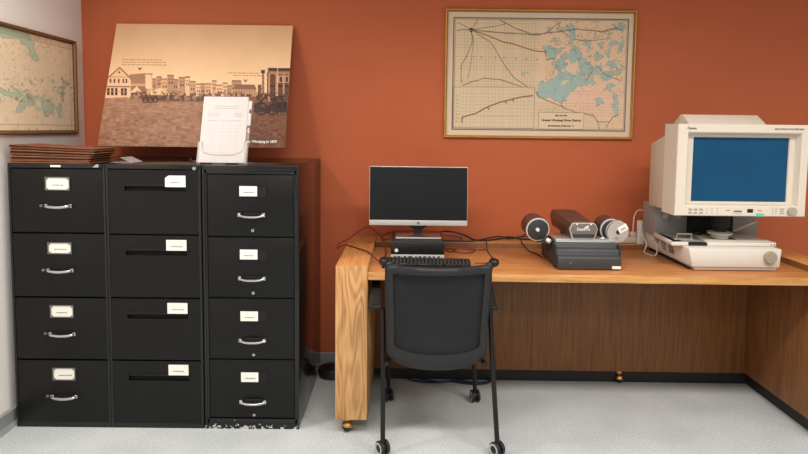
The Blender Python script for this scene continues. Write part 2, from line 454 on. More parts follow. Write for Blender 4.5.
# --- middle cabinet: recessed slot pulls, stuck-on cards
x0, x1 = -1.4375, -.9765
cab = thing('filing_cabinet', ((x0 + x1) / 2, (CY0 + CY1) / 2, 0), 'black four-drawer filing cabinet with recessed slot pulls and stuck-on white cards, middle of the row', 'filing cabinet', 'row of black filing cabinets')
b = MB(); shell(b, x0, x1, 'black'); b.build('body', cab)
b = MB(); b.cyl((-1.007, CY0 + .004, 1.303), (-1.007, CY0 - .004, 1.303), .009, 'chrome', bev=.002); b.box(-1.0085, -1.0055, CY0 - .0046, CY0 - .0038, 1.298, 1.308, 'gap'); b.build('lock', cab)
divs = [1.297, .977, .662, .347, .022]
sz = [(1.188, 1.221), (.872, .904), (.556, .587), (.243, .276)]
st = [(1.212, 1.268), (.900, .953), (.586, .640), (.274, .328)]
for i in range(4):
    zb, zt = divs[i + 1] + .004, divs[i] - .004; xa, xb = x0 + .013, x1 - .012
    s0, s1 = sz[i]; sx0, sx1 = -1.349, -1.044
    b = MB()
    b.box(xa, sx0, CY0, CY0 + .02, zb, zt, 'drawer'); b.box(sx1, xb, CY0, CY0 + .02, zb, zt, 'drawer')
    b.box(sx0, sx1, CY0, CY0 + .02, zb, s0, 'drawer'); b.box(sx0, sx1, CY0, CY0 + .02, s1, zt, 'drawer')
    b.box(sx0, sx1, CY0 + .016, CY0 + .019, s0, s1, 'gap')
    d = b.build('drawer', cab)
    b = MB(); b.prism([(CY0 - .003, s1 + .004), (CY0 - .003, s1 - .006), (CY0 + .004, s1 - .012), (CY0 + .006, s1 - .010), (CY0 - .0002, s1 + .004)], sx0 - .004, sx1 + .004, 'x', 'plastic_black')
    b.box(sx0 - .004, sx1 + .004, CY0 - .003, CY0 - .0002, s0 - .004, s0 + .002, 'plastic_black'); b.box(sx0 - .005, sx0 + .003, CY0 - .003, CY0 - .0002, s0, s1, 'plastic_black'); b.box(sx1 - .003, sx1 + .005, CY0 - .003, CY0 - .0002, s0, s1, 'plastic_black')
    b.build('recessed_pull', d)
    card(-1.148, -1.049, st[i][0], st[i][1], CY0 - .0035, d, 'label_card', True, .018 if i == 0 else 0)

# --- right cabinet: inset drawers, recessed card holders, scuffed plinth
x0, x1 = -.9700, -.5020
cab = thing('filing_cabinet', ((x0 + x1) / 2, (CY0 + CY1) / 2, 0), 'black four-drawer filing cabinet with a lock on every drawer and chipped foot, nearest the desk', 'filing cabinet', 'row of black filing cabinets')
b = MB(); shell(b, x0, x1, 'black_chip')
b.box(x0 + .004, x0 + .022, CY0 + .002, CY0 + .02, .001, CH - .001, 'black_chip', .002); b.box(x1 - .022, x1 - .004, CY0 + .002, CY0 + .02, .001, CH - .001, 'black_chip', .002)
b.box(x0 + .01, x1 - .01, CY0 + .002, CY0 + .02, 1.279, CH - .001, 'black_chip', .002)
b.box(x0 + .01, x1 - .01, CY0 + .002, CY0 + .02, .001, .052, 'black_chip', .002)
b.build('body', cab)
divs = [1.277, .970, .666, .356, .055]
hz0 = [1.166, .855, .547, .238]
for i in range(4):
    b = MB(); b.box(x0 + .024, x1 - .024, CY0 + .003, CY0 + .02, divs[i + 1] + .003, divs[i] - .003, 'drawer', .002)
    b.box(x0 + .030, x1 - .030, CY0, CY0 + .0032, divs[i + 1] + .009, divs[i] - .009, 'drawer', .0015)
    d = b.build('drawer', cab)
    z0 = hz0[i]; z1 = z0 + .060
    b = MB(); holder(b, -.795, -.655, z0, z1, 'plastic_black', .004, CY0, .004); b.box(-.793, -.657, CY0 - .0006, CY0 - .0001, z0 + .002, z1 - .002, 'gap')
    b.build('label_holder', d)
    card(-.790, -.704, z0 + .005, z1 - .006, CY0 - .0012, d)
    hz = [1.078, .767, .457, .146][i]
    b = MB(); w = .118; cx = -.727; y = CY0
    b.tube([(cx - w / 2, y - .001, hz + .004), (cx - w / 2, y - .024, hz + .003), (cx - w * .3, y - .03, hz - .004), (cx, y - .031, hz - .006), (cx + w * .3, y - .03, hz - .004), (cx + w / 2, y - .024, hz + .003), (cx + w / 2, y - .001, hz + .004)], .0058, 'chrome', 10, 5)
    for s in (-1, 1): b.box(cx + s * w / 2 - .008, cx + s * w / 2 + .008, y - .026, y - .0005, hz - .006, hz + .014, 'chrome', .003)
    b.box(cx - .04, cx + .04, y - .014, y - .0005, hz + .003, hz + .012, 'gap', .002)
    b.build('handle', d)
    lz = [1.003, .693, .382, .074][i]
    b = MB(); b.cyl((-.726, CY0, lz), (-.726, CY0 - .005, lz), .0075, 'chrome', bev=.0015, seg=18); b.box(-.7272, -.7248, CY0 - .0055, CY0 - .0048, lz - .004, lz + .004, 'gap'); b.build('lock', d)

# ------------------------------------------------------------------ folders stacked on the left cabinet
n = 6
for i in range(n):
    zb = CH + .0005 + i * .0148
    lab = ['brown card folder at the very bottom of the stack on the filing cabinet', 'brown card folder second from the bottom of the stack on the cabinet',
           'brown card folder third from the bottom of the stack on the cabinet', 'brown card folder third from the top of the stack on the cabinet',
           'brown card folder second from the top of the stack on the cabinet', 'brown card folder lying on top of the stack on the filing cabinet'][i]
    xl = -1.905 + random.uniform(-.002, .003); xr = -1.492 + random.uniform(-.014, .014) - .006 * (5 - i); y0 = 2.832 + random.uniform(-.004, .005); y1 = 3.06
    m = 'kraft' if i % 2 == 0 else 'kraft_b'
    hl, hr = .0148, .0118
    t = thing('card_folder', ((xl + xr) / 2, (y0 + y1) / 2, CH + .0005 + i * .0133), lab, 'folder', 'brown folders stacked on the left cabinet')
    def zz(x, f): q = (x + 1.905) / .42; return CH + .0008 + (i + f) * (hl + (hr - hl) * q)
    def leaf(b, xa, xb, ya, yb_, fa, fb, m):
        b.hull([(xa, ya, zz(xa, fa)), (xb, ya, zz(xb, fa)), (xb, yb_, zz(xb, fa)), (xa, yb_, zz(xa, fa))], [(xa, ya, zz(xa, fb)), (xb, ya, zz(xb, fb)), (xb, yb_, zz(xb, fb)), (xa, yb_, zz(xa, fb))], m)
    b = MB(); leaf(b, xl, xr, y0, y1, .02, .30, m); leaf(b, xl + .003, xr - .012, y0 + .003, y1, .66, .93, m); leaf(b, xl, xl + .004, y0 + .001, y1, .28, .70, m); b.build('cover', t)
    b = MB(); leaf(b, xl + .006, xr - .014, y0 + .007, y1 - .01, .32, .64, 'kraft_in'); b.build('paper_filling', t)

b = MB()
b.prism([(-1.455, CH + .001), (-1.345, CH + .001), (-1.345, CH + .003), (-1.40, CH + .028), (-1.405, CH + .028), (-1.352, CH + .003), (-1.455, CH + .003)], 2.90, 3.02, 'y', 'acrylic')
tag(b.build('plastic_sign_holder', None, (-1.4, 2.96, CH)), 'small clear plastic wedge lying beside the brown folders', 'holder')

# ------------------------------------------------------------------ raster prints (colours worked out per vertex)
def smooth_noise(X, Y, scale, seed, octs=4):
    r = np.random.default_rng(seed); out = np.zeros_like(X); amp = 1; tot = 0
    for o in range(octs):
        g = r.random((64, 64)); x = X / scale * 2 ** o + o * 7.3; y = Y / scale * 2 ** o + o * 3.1
        xi = np.floor(x).astype(int); yi = np.floor(y).astype(int); fx = x - xi; fy = y - yi
        fx = fx * fx * (3 - 2 * fx); fy = fy * fy * (3 - 2 * fy)
        a = g[yi % 64, xi % 64]; b_ = g[yi % 64, (xi + 1) % 64]; c = g[(yi + 1) % 64, xi % 64]; d = g[(yi + 1) % 64, (xi + 1) % 64]
        out += amp * ((a * (1 - fx) + b_ * fx) * (1 - fy) + (c * (1 - fx) + d * fx) * fy); tot += amp; amp *= .55
    return out / tot
class Ras:
    def __init__(s, X, Y, base): s.X, s.Y = X, Y; s.C = np.zeros(X.shape + (3,)); s.C[:] = np.array(base, float)
    def blend(s, mask, c, a=1.0):
        w = (mask * a)[..., None]; s.C = s.C * (1 - w) + np.array(c, float) * w
    def inpoly(s, poly, X=None, Y=None):
        X = s.X if X is None else X; Y = s.Y if Y is None else Y
        ins = np.zeros(X.shape, bool); n = len(poly)
        for i in range(n):
            xa, ya = poly[i]; xb, yb = poly[(i + 1) % n]
            if ya == yb: continue
            c = ((ya > Y) != (yb > Y)) & (X < (xb - xa) * (Y - ya) / (yb - ya) + xa); ins ^= c
        return ins.astype(float)
    def poly(s, p, c, a=1.0, X=None, Y=None): s.blend(s.inpoly(p, X, Y), c, a)
    def rect(s, x0, y0, x1, y1, c, a=1.0): s.blend(((s.X >= x0) & (s.X <= x1) & (s.Y >= y0) & (s.Y <= y1)).astype(float), c, a)
    def line(s, pts, w, c, a=1.0, X=None, Y=None, dash=None):
        X = s.X if X is None else X; Y = s.Y if Y is None else Y; best = np.full(X.shape, 1e9)
        for (xa, ya), (xb, yb) in zip(pts[:-1], pts[1:]):
            dx, dy = xb - xa, yb - ya; l2 = dx * dx + dy * dy + 1e-9
            t = np.clip(((X - xa) * dx + (Y - ya) * dy) / l2, 0, 1); d = np.hypot(X - xa - t * dx, Y - ya - t * dy)
            if dash: d = np.where(((t * math.sqrt(l2)) % dash) < dash * .6, d, 1e9)
            best = np.minimum(best, d)
        s.blend(np.clip(1.4 - best / w, 0, 1), c, a)
    def disc(s, x, y, r, c, a=1.0): s.blend((np.hypot(s.X - x, s.Y - y) < r).astype(float), c, a)
    def ring(s, x, y, r, w, c, a=1.0): s.blend((abs(np.hypot(s.X - x, s.Y - y) - r) < w).astype(float), c, a)

def grid_print(corners, nu, nv, fcol):
    """mesh over 4 world corners TL,TR,BR,BL with a colour attribute; fcol(u,v)->sRGB array"""
    u = np.linspace(0, 1, nu); v = np.linspace(0, 1, nv); U, V = np.meshgrid(u, v)
    TL, TR, BR, BL = [np.array(c, float) for c in corners]
    P = (TL[None, None] * ((1 - U) * (1 - V))[..., None] + TR * (U * (1 - V))[..., None] + BR * (U * V)[..., None] + BL * ((1 - U) * V)[..., None])
    C = np.clip(fcol(U, V) * 1.0 / 255, 0, 1); C = np.where(C <= .04045, C / 12.92, ((C + .055) / 1.055) ** 2.4)
    return P.reshape(-1, 3), C.reshape(-1, 3), nu, nv
def build_print(name, corners, nu, nv, fcol, m, parent, extra=None):
    P, C, nu, nv = grid_print(corners, nu, nv, fcol); P = P - np.array(ORG[parent.name])
    idx = np.arange(nu * nv).reshape(nv, nu)
    F = np.stack([idx[:-1, :-1], idx[1:, :-1], idx[1:, 1:], idx[:-1, 1:]], -1).reshape(-1, 4)
    me = bpy.data.meshes.new(name); me.from_pydata([], [], [])
    nF = len(F); me.vertices.add(len(P)); me.vertices.foreach_set('co', P.astype(np.float32).ravel())
    me.loops.add(nF * 4); me.loops.foreach_set('vertex_index', F.astype(np.int32).ravel())
    me.polygons.add(nF); me.polygons.foreach_set('loop_start', np.arange(0, nF * 4, 4, dtype=np.int32))
    me.update(calc_edges=True)
    at = me.attributes.new('ink', 'FLOAT_COLOR', 'POINT'); at.data.foreach_set('color', np.concatenate([C, np.ones((len(C), 1))], 1).astype(np.float32).ravel())
    me.materials.append(M[m])
    if extra is not None:
        bm = bmesh.new(); bm.from_mesh(me); k0 = 1
        em = bpy.data.meshes.new('tmp'); bmesh.ops.translate(extra.bm, vec=-ORG[parent.name], verts=extra.bm.verts)
        for f in extra.bm.faces: f.material_index += 1
        extra.bm.to_mesh(em); extra.bm.free(); bm.from_mesh(em); bm.to_mesh(me); bm.free(); bpy.data.meshes.remove(em)
        for mm in extra.mats: me.materials.append(M[mm])
    o = bpy.data.objects.new(name, me); COL.objects.link(o); o.parent = parent; ORG[o.name] = ORG[parent.name]
    return o

# --- panorama board
def photo_col(U, V):
    yc = 28 + 369 * V; xl = 80 - 58 * V; xr = 612 - 24 * V; X = xl + U * (xr - xl); Y = yc
    r = Ras(X, Y, (232, 186, 138))
    n1 = smooth_noise(X, Y, 60, 1); n2 = smooth_noise(X, Y, 9, 2); n3 = smooth_noise(X, Y * 3.2, 14, 3, 5)
    t = np.clip((Y - 28) / 200, 0, 1)[..., None]
    r.C = np.array((222, 176, 136.)) * (1 - t) + np.array((255, 212, 166.)) * t + (n1 - .5)[..., None] * 14
    g = (Y > 240 + 4 * (n1 - .5)).astype(float)
    tg = np.clip((Y - 240) / 150, 0, 1)[..., None]
    gc = np.array((168, 122, 94.)) * (1 - tg) + np.array((146, 103, 79.)) * tg
    gc = gc + ((n3 - .5) * 62)[..., None] + ((n2 - .5) * 34)[..., None] - (np.clip((X - 300) / 200, 0, 1) * 44)[..., None]
    r.C = r.C * (1 - g[..., None]) + gc * g[..., None]
    dk, lt, mid = (66, 40, 30), (232, 188, 148), (186, 138, 104)
    # far row of buildings
    xs = 118; rr = random.Random(4)
    while xs < 430:
        w = rr.uniform(12, 30); top = rr.uniform(184, 204) if xs < 300 else rr.uniform(200, 216)
        c = rr.choice([lt, (216, 168, 126), mid, (204, 156, 116)]); r.rect(xs, top, xs + w, 248, c)
        r.rect(xs, top, xs + w, top + 4, (150, 104, 76)); r.rect(xs + w * .1, top + 12, xs + w * .9, top + 15, (140, 98, 70), .7)
        r.rect(xs + w * .25, top + 20, xs + w * .45, top + 28, dk, .7); r.rect(xs + w * .6, top + 20, xs + w * .8, top + 28, dk, .7)
        xs += w * rr.uniform(.8, 1.1)
    r.poly([(118, 186), (164, 182), (166, 214), (120, 216)], (168, 122, 92)); r.rect(118, 214, 166, 222, (208, 162, 122)); r.rect(118, 222, 170, 246, (150, 106, 78))
    r.rect(166, 186, 184, 228, (240, 198, 156)); r.line([(164, 184), (188, 184)], 1.4, (110, 74, 54))
    r.poly([(118, 240), (140, 222), (158, 240)], (240, 200, 158)); r.poly([(160, 246), (210, 226), (245, 246)], (236, 196, 152))
    # gabled house at the left
    r.poly([(52, 198), (88, 166), (122, 198), (122, 254), (44, 258)], (238, 194, 152))
    r.line([(50, 199), (88, 166), (123, 199)], 1.8, (120, 78, 56))
    r.line([(56, 194), (118, 194)], 1.0, (160, 112, 82)); r.disc(87, 180, 3, dk)
    for a in (58, 70, 83, 97, 106): r.rect(a, 200, a + 5, 212, (110, 70, 52))
    r.rect(48, 222, 120, 225, (150, 104, 78))
    for a in (50, 62, 74, 92, 102): r.rect(a, 228, a + 8, 249, dk, .9)
    r.line([(50, 238), (110, 238)], .8, (200, 156, 120)); r.rect(112, 226, 122, 256, (236, 200, 162))
    # long block and big dark building at the right
    r.poly([(426, 228), (440, 213), (497, 213), (503, 228)], (138, 96, 72)); r.rect(426, 228, 503, 248, (206, 158, 116))
    for a in range(432, 502, 8): r.rect(a, 229, a + 2.4, 248, (128, 86, 62))
    r.rect(519, 172, 526, 250, (150, 104, 78)); r.rect(516, 168, 528, 178, dk); r.rect(506, 212, 518, 262, (120, 80, 58))
    r.poly([(534, 178), (540, 162), (612, 162), (612, 280), (534, 268)], (104, 66, 50))
    r.rect(536, 162, 612, 167, (60, 36, 28)); r.rect(540, 172, 612, 180, (176, 128, 96)); r.rect(566, 184, 612, 206, (206, 158, 120)); r.rect(540, 214, 612, 219, (60, 38, 28))
    for a in (538, 560, 582, 600): r.rect(a, 178, a + 5, 262, (196, 148, 112))
    for a in (572, 590): r.rect(a, 188, a + 8, 204, (78, 48, 36))
    r.line([(566, 160), (566, 250)], 1.4, (226, 186, 146))
    # crowd, wagons and horses
    band = np.clip(1 - abs(Y - 246) / 15, 0, 1) * (X > 118) * (X < 600); cr = smooth_noise(X, Y, 7, 12, 3)
    r.blend((band * (cr > .52)).astype(float), dk, .8)
    r.blend(((abs(Y - 256) < 8) & (X > 150) & (X < 345) & (smooth_noise(X, Y, 9, 15, 3) > .44)).astype(float), (82, 52, 40), .85)
    r.rect(160, 262, 330, 267, (118, 80, 60), .7)
    for a, q in ((166, 262), (196, 262), (182, 262)): r.ring(a, q, 8, 1.6, dk)
    r.blend(((abs(Y - 270) < 24) & (X > 495) & (smooth_noise(X, Y, 11, 18, 3) > .47)).astype(float), (56, 34, 26), .85)
    for a, q, R_ in ((516, 284, 18), (552, 286, 15), (534, 286, 10)): r.ring(a, q, R_, 2.0, (40, 24, 18)); r.line([(a - R_, q), (a + R_, q)], 1, (40, 24, 18)); r.line([(a, q - R_), (a, q + R_)], 1, (40, 24, 18))
    for a in (566, 582): r.rect(a, 264, a + 12, 284, (44, 26, 20)); r.rect(a, 284, a + 3, 304, (44, 26, 20)); r.rect(a + 9, 284, a + 12, 304, (44, 26, 20))
    # two small captions with their pointers
    rr = random.Random(9)
    for (xa, xb, q) in ((96, 214, 141), (96, 222, 149), (96, 222, 156), (414, 505, 178), (432, 505, 186)):
        k = xa
        while k < xb:
            l = rr.uniform(4, 13); r.rect(k, q - 1, k + l, q + 1, (138, 98, 72), .65); k += l + 2.5
    for (a, q) in ((149, 168), (469, 201)): r.poly([(a - 7, q - 5), (a, q + 6), (a + 7, q - 5), (a, q - 1)], (70, 40, 30))
    return r.C
bx0, bx1, yt, yb, zt, zb = -1.729, -.670, 3.585, 3.313, 2.118, 1.390
nrm = Vector((0, -(zt - zb), (yt - yb))).normalized() * -1    # towards the back of the board
nrm = Vector((0, (zt - zb), -(yt - yb))).normalized()
t = thing('photo_board', ((bx0 + bx1) / 2, (yt + yb) / 2, zb), 'large sepia street panorama on foam board leaning against the orange wall', 'picture')
b = MB()
th = nrm * .008
A = [Vector((bx0, yb, zb)), Vector((bx1, yb, zb)), Vector((bx1, yt - .012, zt)), Vector((bx0, yt - .012, zt))]
b.hull(A, [p + th for p in A], 'foam')
b.build('backing_board', t)
ex = MB(); up = Vector((0, yt - .012 - yb, zt - zb)).normalized(); ft = -nrm
p0 = Vector((-.716, yb, zb)) + up * .036 + ft * .0012
mx = Matrix(((1, 0, 0, p0.x), (0, up.y, ft.y, p0.y), (0, up.z, ft.z, p0.z), (0, 0, 0, 1)))
ex.text('Main Street, Winnipeg in 1879', .020, mx, 'white_ink', 'RIGHT', bold=.0008)
off = ft * .0006
build_print('printed_photograph', [Vector((bx0, yt - .012, zt)) + off, Vector((bx1, yt - .012, zt)) + off, Vector((bx1, yb, zb)) + off, Vector((bx0, yb, zb)) + off], 420, 290, photo_col, 'print_photo', t, ex)
for sx, lab in ((-1.06, 'bent wire easel under the sepia photo board, beside the form holder'),):
    b = MB()
    for dx in (-.035, .035):
        b.tube([(sx + dx, 3.02, CH + .022), (sx + dx, 3.03, CH + .006), (sx + dx * .8, 3.20, CH + .006), (sx + dx * .7, 3.30, CH + .052), (sx + dx * .7, 3.345, CH + .056), (sx + dx * .5, 3.46, CH + .36)], .0034, 'wire', 8, 4)
        b.tube([(sx + dx * .5, 3.46, CH + .36), (sx + dx * 1.6, 3.54, CH + .006)], .0034, 'wire', 8, 1)
        b.tube([(sx + dx * .7, 3.30, CH + .062), (sx + dx * .7, 3.292, CH + .08)], .0034, 'wire', 8, 1)
    b.tube([(sx - .0175, 3.46, CH + .36), (sx + .0175, 3.46, CH + .36)], .0034, 'wire', 8, 1)
    b.tube([(sx - .035, 3.03, CH + .006), (sx + .035, 3.03, CH + .006)], .0034, 'wire', 8, 1)
    tag(b.build('wire_easel', None, (sx, 3.25, CH)), lab, 'easel')

# --- acrylic form holder and the forms in it
lean = math.radians(18)
ho = Vector((-.895, 2.885, CH + .002)); mx = Matrix.Translation(ho) @ Matrix.Rotation(-lean, 4, 'X')
t = thing('form_holder', ho, 'clear acrylic leaning holder standing at the front of the cabinet nearest the desk', 'holder')
b = MB(mx); b.box(-.122, .122, .012, .0155, .004, .335, 'acrylic', .001); b.build('back_plate', t)
b = MB(); b.box(ho.x - .122, ho.x + .122, ho.y - .004, ho.y + .15, CH + .001, CH + .0045, 'acrylic', .001); b.build('base', t)
b = MB(mx); pts = [(-.122, .004), (.122, .004), (.122, .112), (.112, .112)]
for k in range(13):
    a = PI * k / 12; pts.append((.105 * math.copysign(abs(math.cos(a)) ** .55, math.cos(a)), .112 - .066 * math.sin(a) ** .6))
pts += [(-.112, .112), (-.122, .112)]
b.prism(pts, -.012, -.0088, 'y', 'acrylic', 0)
b.box(-.122, -.119, -.012, .0155, .004, .112, 'acrylic'); b.box(.119, .122, -.012, .0155, .004, .112, 'acrylic')
rim = [(p[0], -.0105, p[1]) for p in pts[3:-1]]
b.tube(rim, .0028, 'paper', 8, 2)
b.build('front_pocket', t)
for xx in (-.075, .05):
    b = MB(); b.box(ho.x + xx - .03, ho.x + xx + .03, ho.y - .006, ho.y + .004, CH + .0012, CH + .008, 'rubber', .001); b.build('foot', t)
t = thing('form_stack', ho + Vector((0, .02, .005)), 'stack of white printed forms in the clear acrylic holder', 'paper')
b = MB(mx); b.box(-.116, .110, -.006, .011, .006, .352, 'paper', .0008)
for z in (.298, .286): b.box(-.06, .065, -.0065, -.006, z, z + .004, 'paper_ink')
for z in (.262, .254, .246): b.box(-.088, -.03, -.0065, -.006, z, z + .003, 'paper_ink'); b.box(.045, .085, -.0065, -.006, z, z + .003, 'paper_ink')
b.box(-.085, -.04, -.0065, -.006, .221, .225, 'paper_ink'); b.box(-.02, .08, -.0065, -.006, .221, .225, 'paper_ink')
for z in [.20 - .018 * k for k in range(9)]: b.box(-.09, .088, -.0063, -.006, z, z + .0009, 'paper_ink')
for x in (-.06, -.01, .03, .065): b.box(x, x + .0008, -.0063, -.006, .05, .21, 'paper_ink')
b.build('top_sheet', t)
b = MB(mx); b.box(.095, .128, -.003, .0105, .20, .332, 'paper', .0008); b.box(.118, .1275, -.0036, -.003, .265, .285, 'ink'); b.build('sheet', t)

# --- big framed map on the orange wall
fx0, fx1, fz0, fz1, fy = .250, 1.406, 1.456, 2.232, WY - .003
t = thing('framed_map', ((fx0 + fx1) / 2, fy, fz0), 'gold-framed old map with pale blue lakes and a profile graph on the orange wall', 'picture')
b = MB()
w = .016
def frame_ring(b, x0, x1, z0, z1, ya, yb2, w, m, m2):
    prof = [(0, yb2), (0, ya + .004), (.004, ya), (w * .55, ya), (w * .7, ya + .004), (w, ya + .006), (w, yb2)]
    L = []
    for (d, y) in prof: L.append([(x0 + d, y, z0 + d), (x1 - d, y, z0 + d), (x1 - d, y, z1 - d), (x0 + d, y, z1 - d)])
    for j in range(len(L) - 1):
        for i in range(4):
            b._add([L[j][i], L[j][(i + 1) % 4], L[j + 1][(i + 1) % 4], L[j + 1][i]], [(0, 1, 2, 3)], m if j < 3 else m2)
    bmesh.ops.remove_doubles(b.bm, verts=b.bm.verts, dist=1e-6); bmesh.ops.recalc_face_normals(b.bm, faces=b.bm.faces)
frame_ring(b, fx0, fx1, fz0, fz1, fy - .022, fy, w, 'gold', 'gold_in'); b.build('frame', t)
def map_col(U, V):
    X = 50 + U * (612 - 50); Y = 38 + V * (411 - 38)
    r = Ras(X, Y, (226, 202, 174))
    n = smooth_noise(X, Y, 90, 21); r.C += ((n - .5) * 16)[..., None]
    wx = X + (smooth_noise(X, Y, 16, 22, 3) - .5) * 26; wy = Y + (smooth_noise(X, Y, 16, 23, 3) - .5) * 26
    r.rect(66, 54, 596, 392, (226, 200, 166))
    r.poly([(330, 60), (596, 60), (590, 390), (330, 300), (320, 200)], (236, 200, 166), .8, wx, wy)
    r.poly([(400, 290), (480, 262), (580, 262), (575, 340), (500, 345), (420, 320)], (240, 196, 172), .7, wx, wy)
    for k in range(28):
        x = 74 + k * 9.2
        if x < 330: r.rect(x, 60, x + .8, 388, (150, 132, 112), .38)
    for k in range(36):
        y = 62 + k * 9.2
        if y < 390: r.rect(70, y, 330 if y < 270 else 590, y + .8, (150, 132, 112), .38)
    for k in range(27):
        x = 336 + k * 9.4; r.rect(x, 295, x + .7, 390, (150, 132, 112), .22)
    lake, edge = (170, 192, 184), (126, 134, 126)
    main = [(328, 272), (342, 246), (372, 236), (390, 226), (378, 206), (384, 184), (400, 164), (420, 158), (434, 130), (452, 146), (456, 172), (476, 188), (492, 200), (482, 222), (462, 216), (452, 236), (488, 232), (506, 244), (470, 256), (440, 262), (418, 278), (402, 302), (384, 306), (368, 286), (346, 298), (330, 290)]
    lakes = [main, [(345, 142), (362, 138), (388, 154), (372, 182), (352, 176)], [(496, 162), (514, 154), (526, 166), (514, 180), (500, 178)],
             [(536, 130), (556, 118), (566, 128), (546, 138)], [(566, 124), (586, 120), (584, 150), (572, 158)], [(548, 70), (566, 74), (578, 66), (582, 84), (560, 84)],
             [(556, 290), (568, 282), (576, 292), (578, 340), (566, 352), (558, 330)], [(486, 200), (508, 192), (522, 210), (508, 226), (490, 224)], [(278, 218), (290, 215), (298, 221), (288, 228), (279, 225)],
             [(535, 188), (556, 180), (560, 196), (540, 200)], [(530, 262), (548, 252), (562, 258), (546, 272)], [(520, 222), (548, 212), (560, 226), (540, 240), (524, 236)], [(500, 300), (520, 292), (528, 306), (510, 312)], [(412, 74), (424, 66), (434, 100), (430, 128), (420, 122)], [(560, 200), (580, 206), (574, 222)]]
    for p in lakes:
        r.line(p + [p[0]], 1.6, edge, .7, wx, wy); r.poly(p, lake, 1, wx, wy)
    for (a, q, R_) in ((432, 206, 21), (418, 192, 9), (446, 190, 7), (408, 246, 8), (400, 214, 6)):
        m = (np.hypot(wx - a, (wy - q) * 1.2) < R_).astype(float); r.blend(m, (232, 204, 170))
    sp = smooth_noise(X, Y, 12, 31, 3); reg = (X > 350) & (X < 590) & (Y > 62) & (Y < 240)
    r.blend((reg & (sp > .70)).astype(float), lake, .9); r.blend((reg & (sp > .66) & (sp < .70)).astype(float), (120, 110, 96), .45)
    cn = smooth_noise(X, Y, 26, 33, 4); r.blend((reg & (abs(cn - .5) < .009)).astype(float), (110, 96, 84), .55); r.blend(((X > 330) & (X < 590) & (Y > 240) & (Y < 385) & (abs(cn - .46) < .006)).astype(float), (120, 104, 92), .45)
    dk = (96, 84, 74)
    hub = (122, 92)
    for p, wd in (([hub, (80, 72)], 1.), ([hub, (140, 62)], 1.), ([hub, (205, 78), (225, 74)], 1.), ([hub, (200, 100), (330, 104), (345, 100), (440, 86), (520, 92), (560, 80), (580, 90)], 1.5), ([hub, (78, 94)], 1.3),
                  ([hub, (124, 130), (108, 172), (92, 200), (94, 250)], 1.2), ([hub, (128, 130), (122, 190), (114, 240)], .8), ([hub, (180, 128), (222, 192), (250, 232), (300, 264), (316, 268)], 1.2),
                  ([(206, 62), (246, 82), (300, 102), (345, 102)], 1.4), ([(98, 258), (160, 238), (210, 240), (280, 262), (318, 268), (330, 290), (360, 304), (440, 336), (500, 346), (512, 364), (548, 366), (560, 350), (578, 342)], 1.3),
                  ([(345, 100), (390, 66), (384, 84), (420, 110)], 1.), ([(404, 300), (400, 316), (412, 326)], 1.1), ([(345, 150), (350, 180), (370, 176)], 1.), ([(430, 116), (470, 122), (540, 112)], 1.), ([(500, 190), (530, 222), (580, 240)], .9), ([(470, 246), (490, 214)], .8), ([(512, 364), (520, 388)], .8), ([(548, 366), (540, 386)], .8)):
        r.line(p, wd, dk, .8, X + (wx - X) * .18, Y + (wy - Y) * .18)
    r.line([hub, (180, 112), (220, 128), (246, 132), (310, 152), (350, 156)], 1.5, (130, 66, 54), .95)
    r.blend((np.hypot(X - 122, Y - 92) < 7).astype(float) * (smooth_noise(X, Y, 3, 41, 2) > .35), (60, 56, 54), .9)
    for x in (108, 130, 153, 196, 222, 258, 290, 322): r.disc(x, 172 + (x - 108) * .03, 2.2, (110, 96, 84), .8)
    # inset profile
    r.rect(70, 262, 322, 390, (226, 204, 170), .8)
    for k in range(22): r.rect(78 + k * 11, 268, 79 + k * 11, 386, (160, 142, 120), .35)
    for k in range(11): r.rect(74, 272 + k * 11, 318, 273 + k * 11, (160, 142, 120), .35)
    for p in ([(70, 264), (318, 262), (318, 388), (70, 388)], ): r.line(p + [p[0]], 1.0, (130, 112, 96), .7)
    r.line([(98, 372), (98, 356), (140, 344), (170, 326), (185, 320), (210, 310), (240, 302), (280, 292), (312, 288)], 1.7, (116, 60, 50))
    for q in ((176, 326), (228, 306), (250, 300)): r.line([q, (q[0] + 5, q[1] + 6)], 1.4, (120, 60, 50))
    for k in range(8): r.rect(80, 290 + k * 11, 85, 292 + k * 11, (120, 104, 92), .8)
    r.rect(140, 352, 272, 353.5, (150, 120, 104), .6)
    # title box
    r.rect(332, 338, 470, 390, (230, 204, 172)); r.line([(332, 338), (470, 338), (470, 390), (332, 390), (332, 338)], .8, (130, 112, 96), .8)
    # borders
    for (d, wd, c, a) in ((14, 1.5, (70, 66, 70), .95), (18, .9, (110, 100, 96), .8)):
        p = [(54 + d, 42 + d), (610 - d, 42 + d), (610 - d, 407 - d), (54 + d, 407 - d)]; r.line(p + [p[0]], wd, c, a)
    return r.C
px0, px1, pz0, pz1 = fx0 + w - .001, fx1 - w + .001, fz0 + w - .001, fz1 - w + .001; py = fy - .008
ex = MB()
def mp(x, y): return (px0 + (x - 50) / 562 * (px1 - px0), pz1 - (y - 38) / 373 * (pz1 - pz0))
for (s_, x, y, sz) in (('MAP OF THE', 400, 348, .013), ('Greater Winnipeg Water District', 401, 362, .0175), ('Showing Route of Pipe Line, &c', 401, 379, .0125)):
    X_, Z_ = mp(x, y)
    ex.text(s_, sz, Matrix.Translation((X_, py - .0008, Z_)) @ Matrix.Rotation(PI / 2, 4, 'X'), 'ink', bold=.0007)
build_print('printed_map', [(px0, py, pz1), (px1, py, pz1), (px1, py, pz0), (px0, py, pz0)], 480, 320, map_col, 'print_map', t, ex)
b = MB(); b.box(fx0 + .008, fx1 - .008, fy - .006, fy - .001, fz0 + .008, fz1 - .008, 'foam'); b.build('backing_board', t)

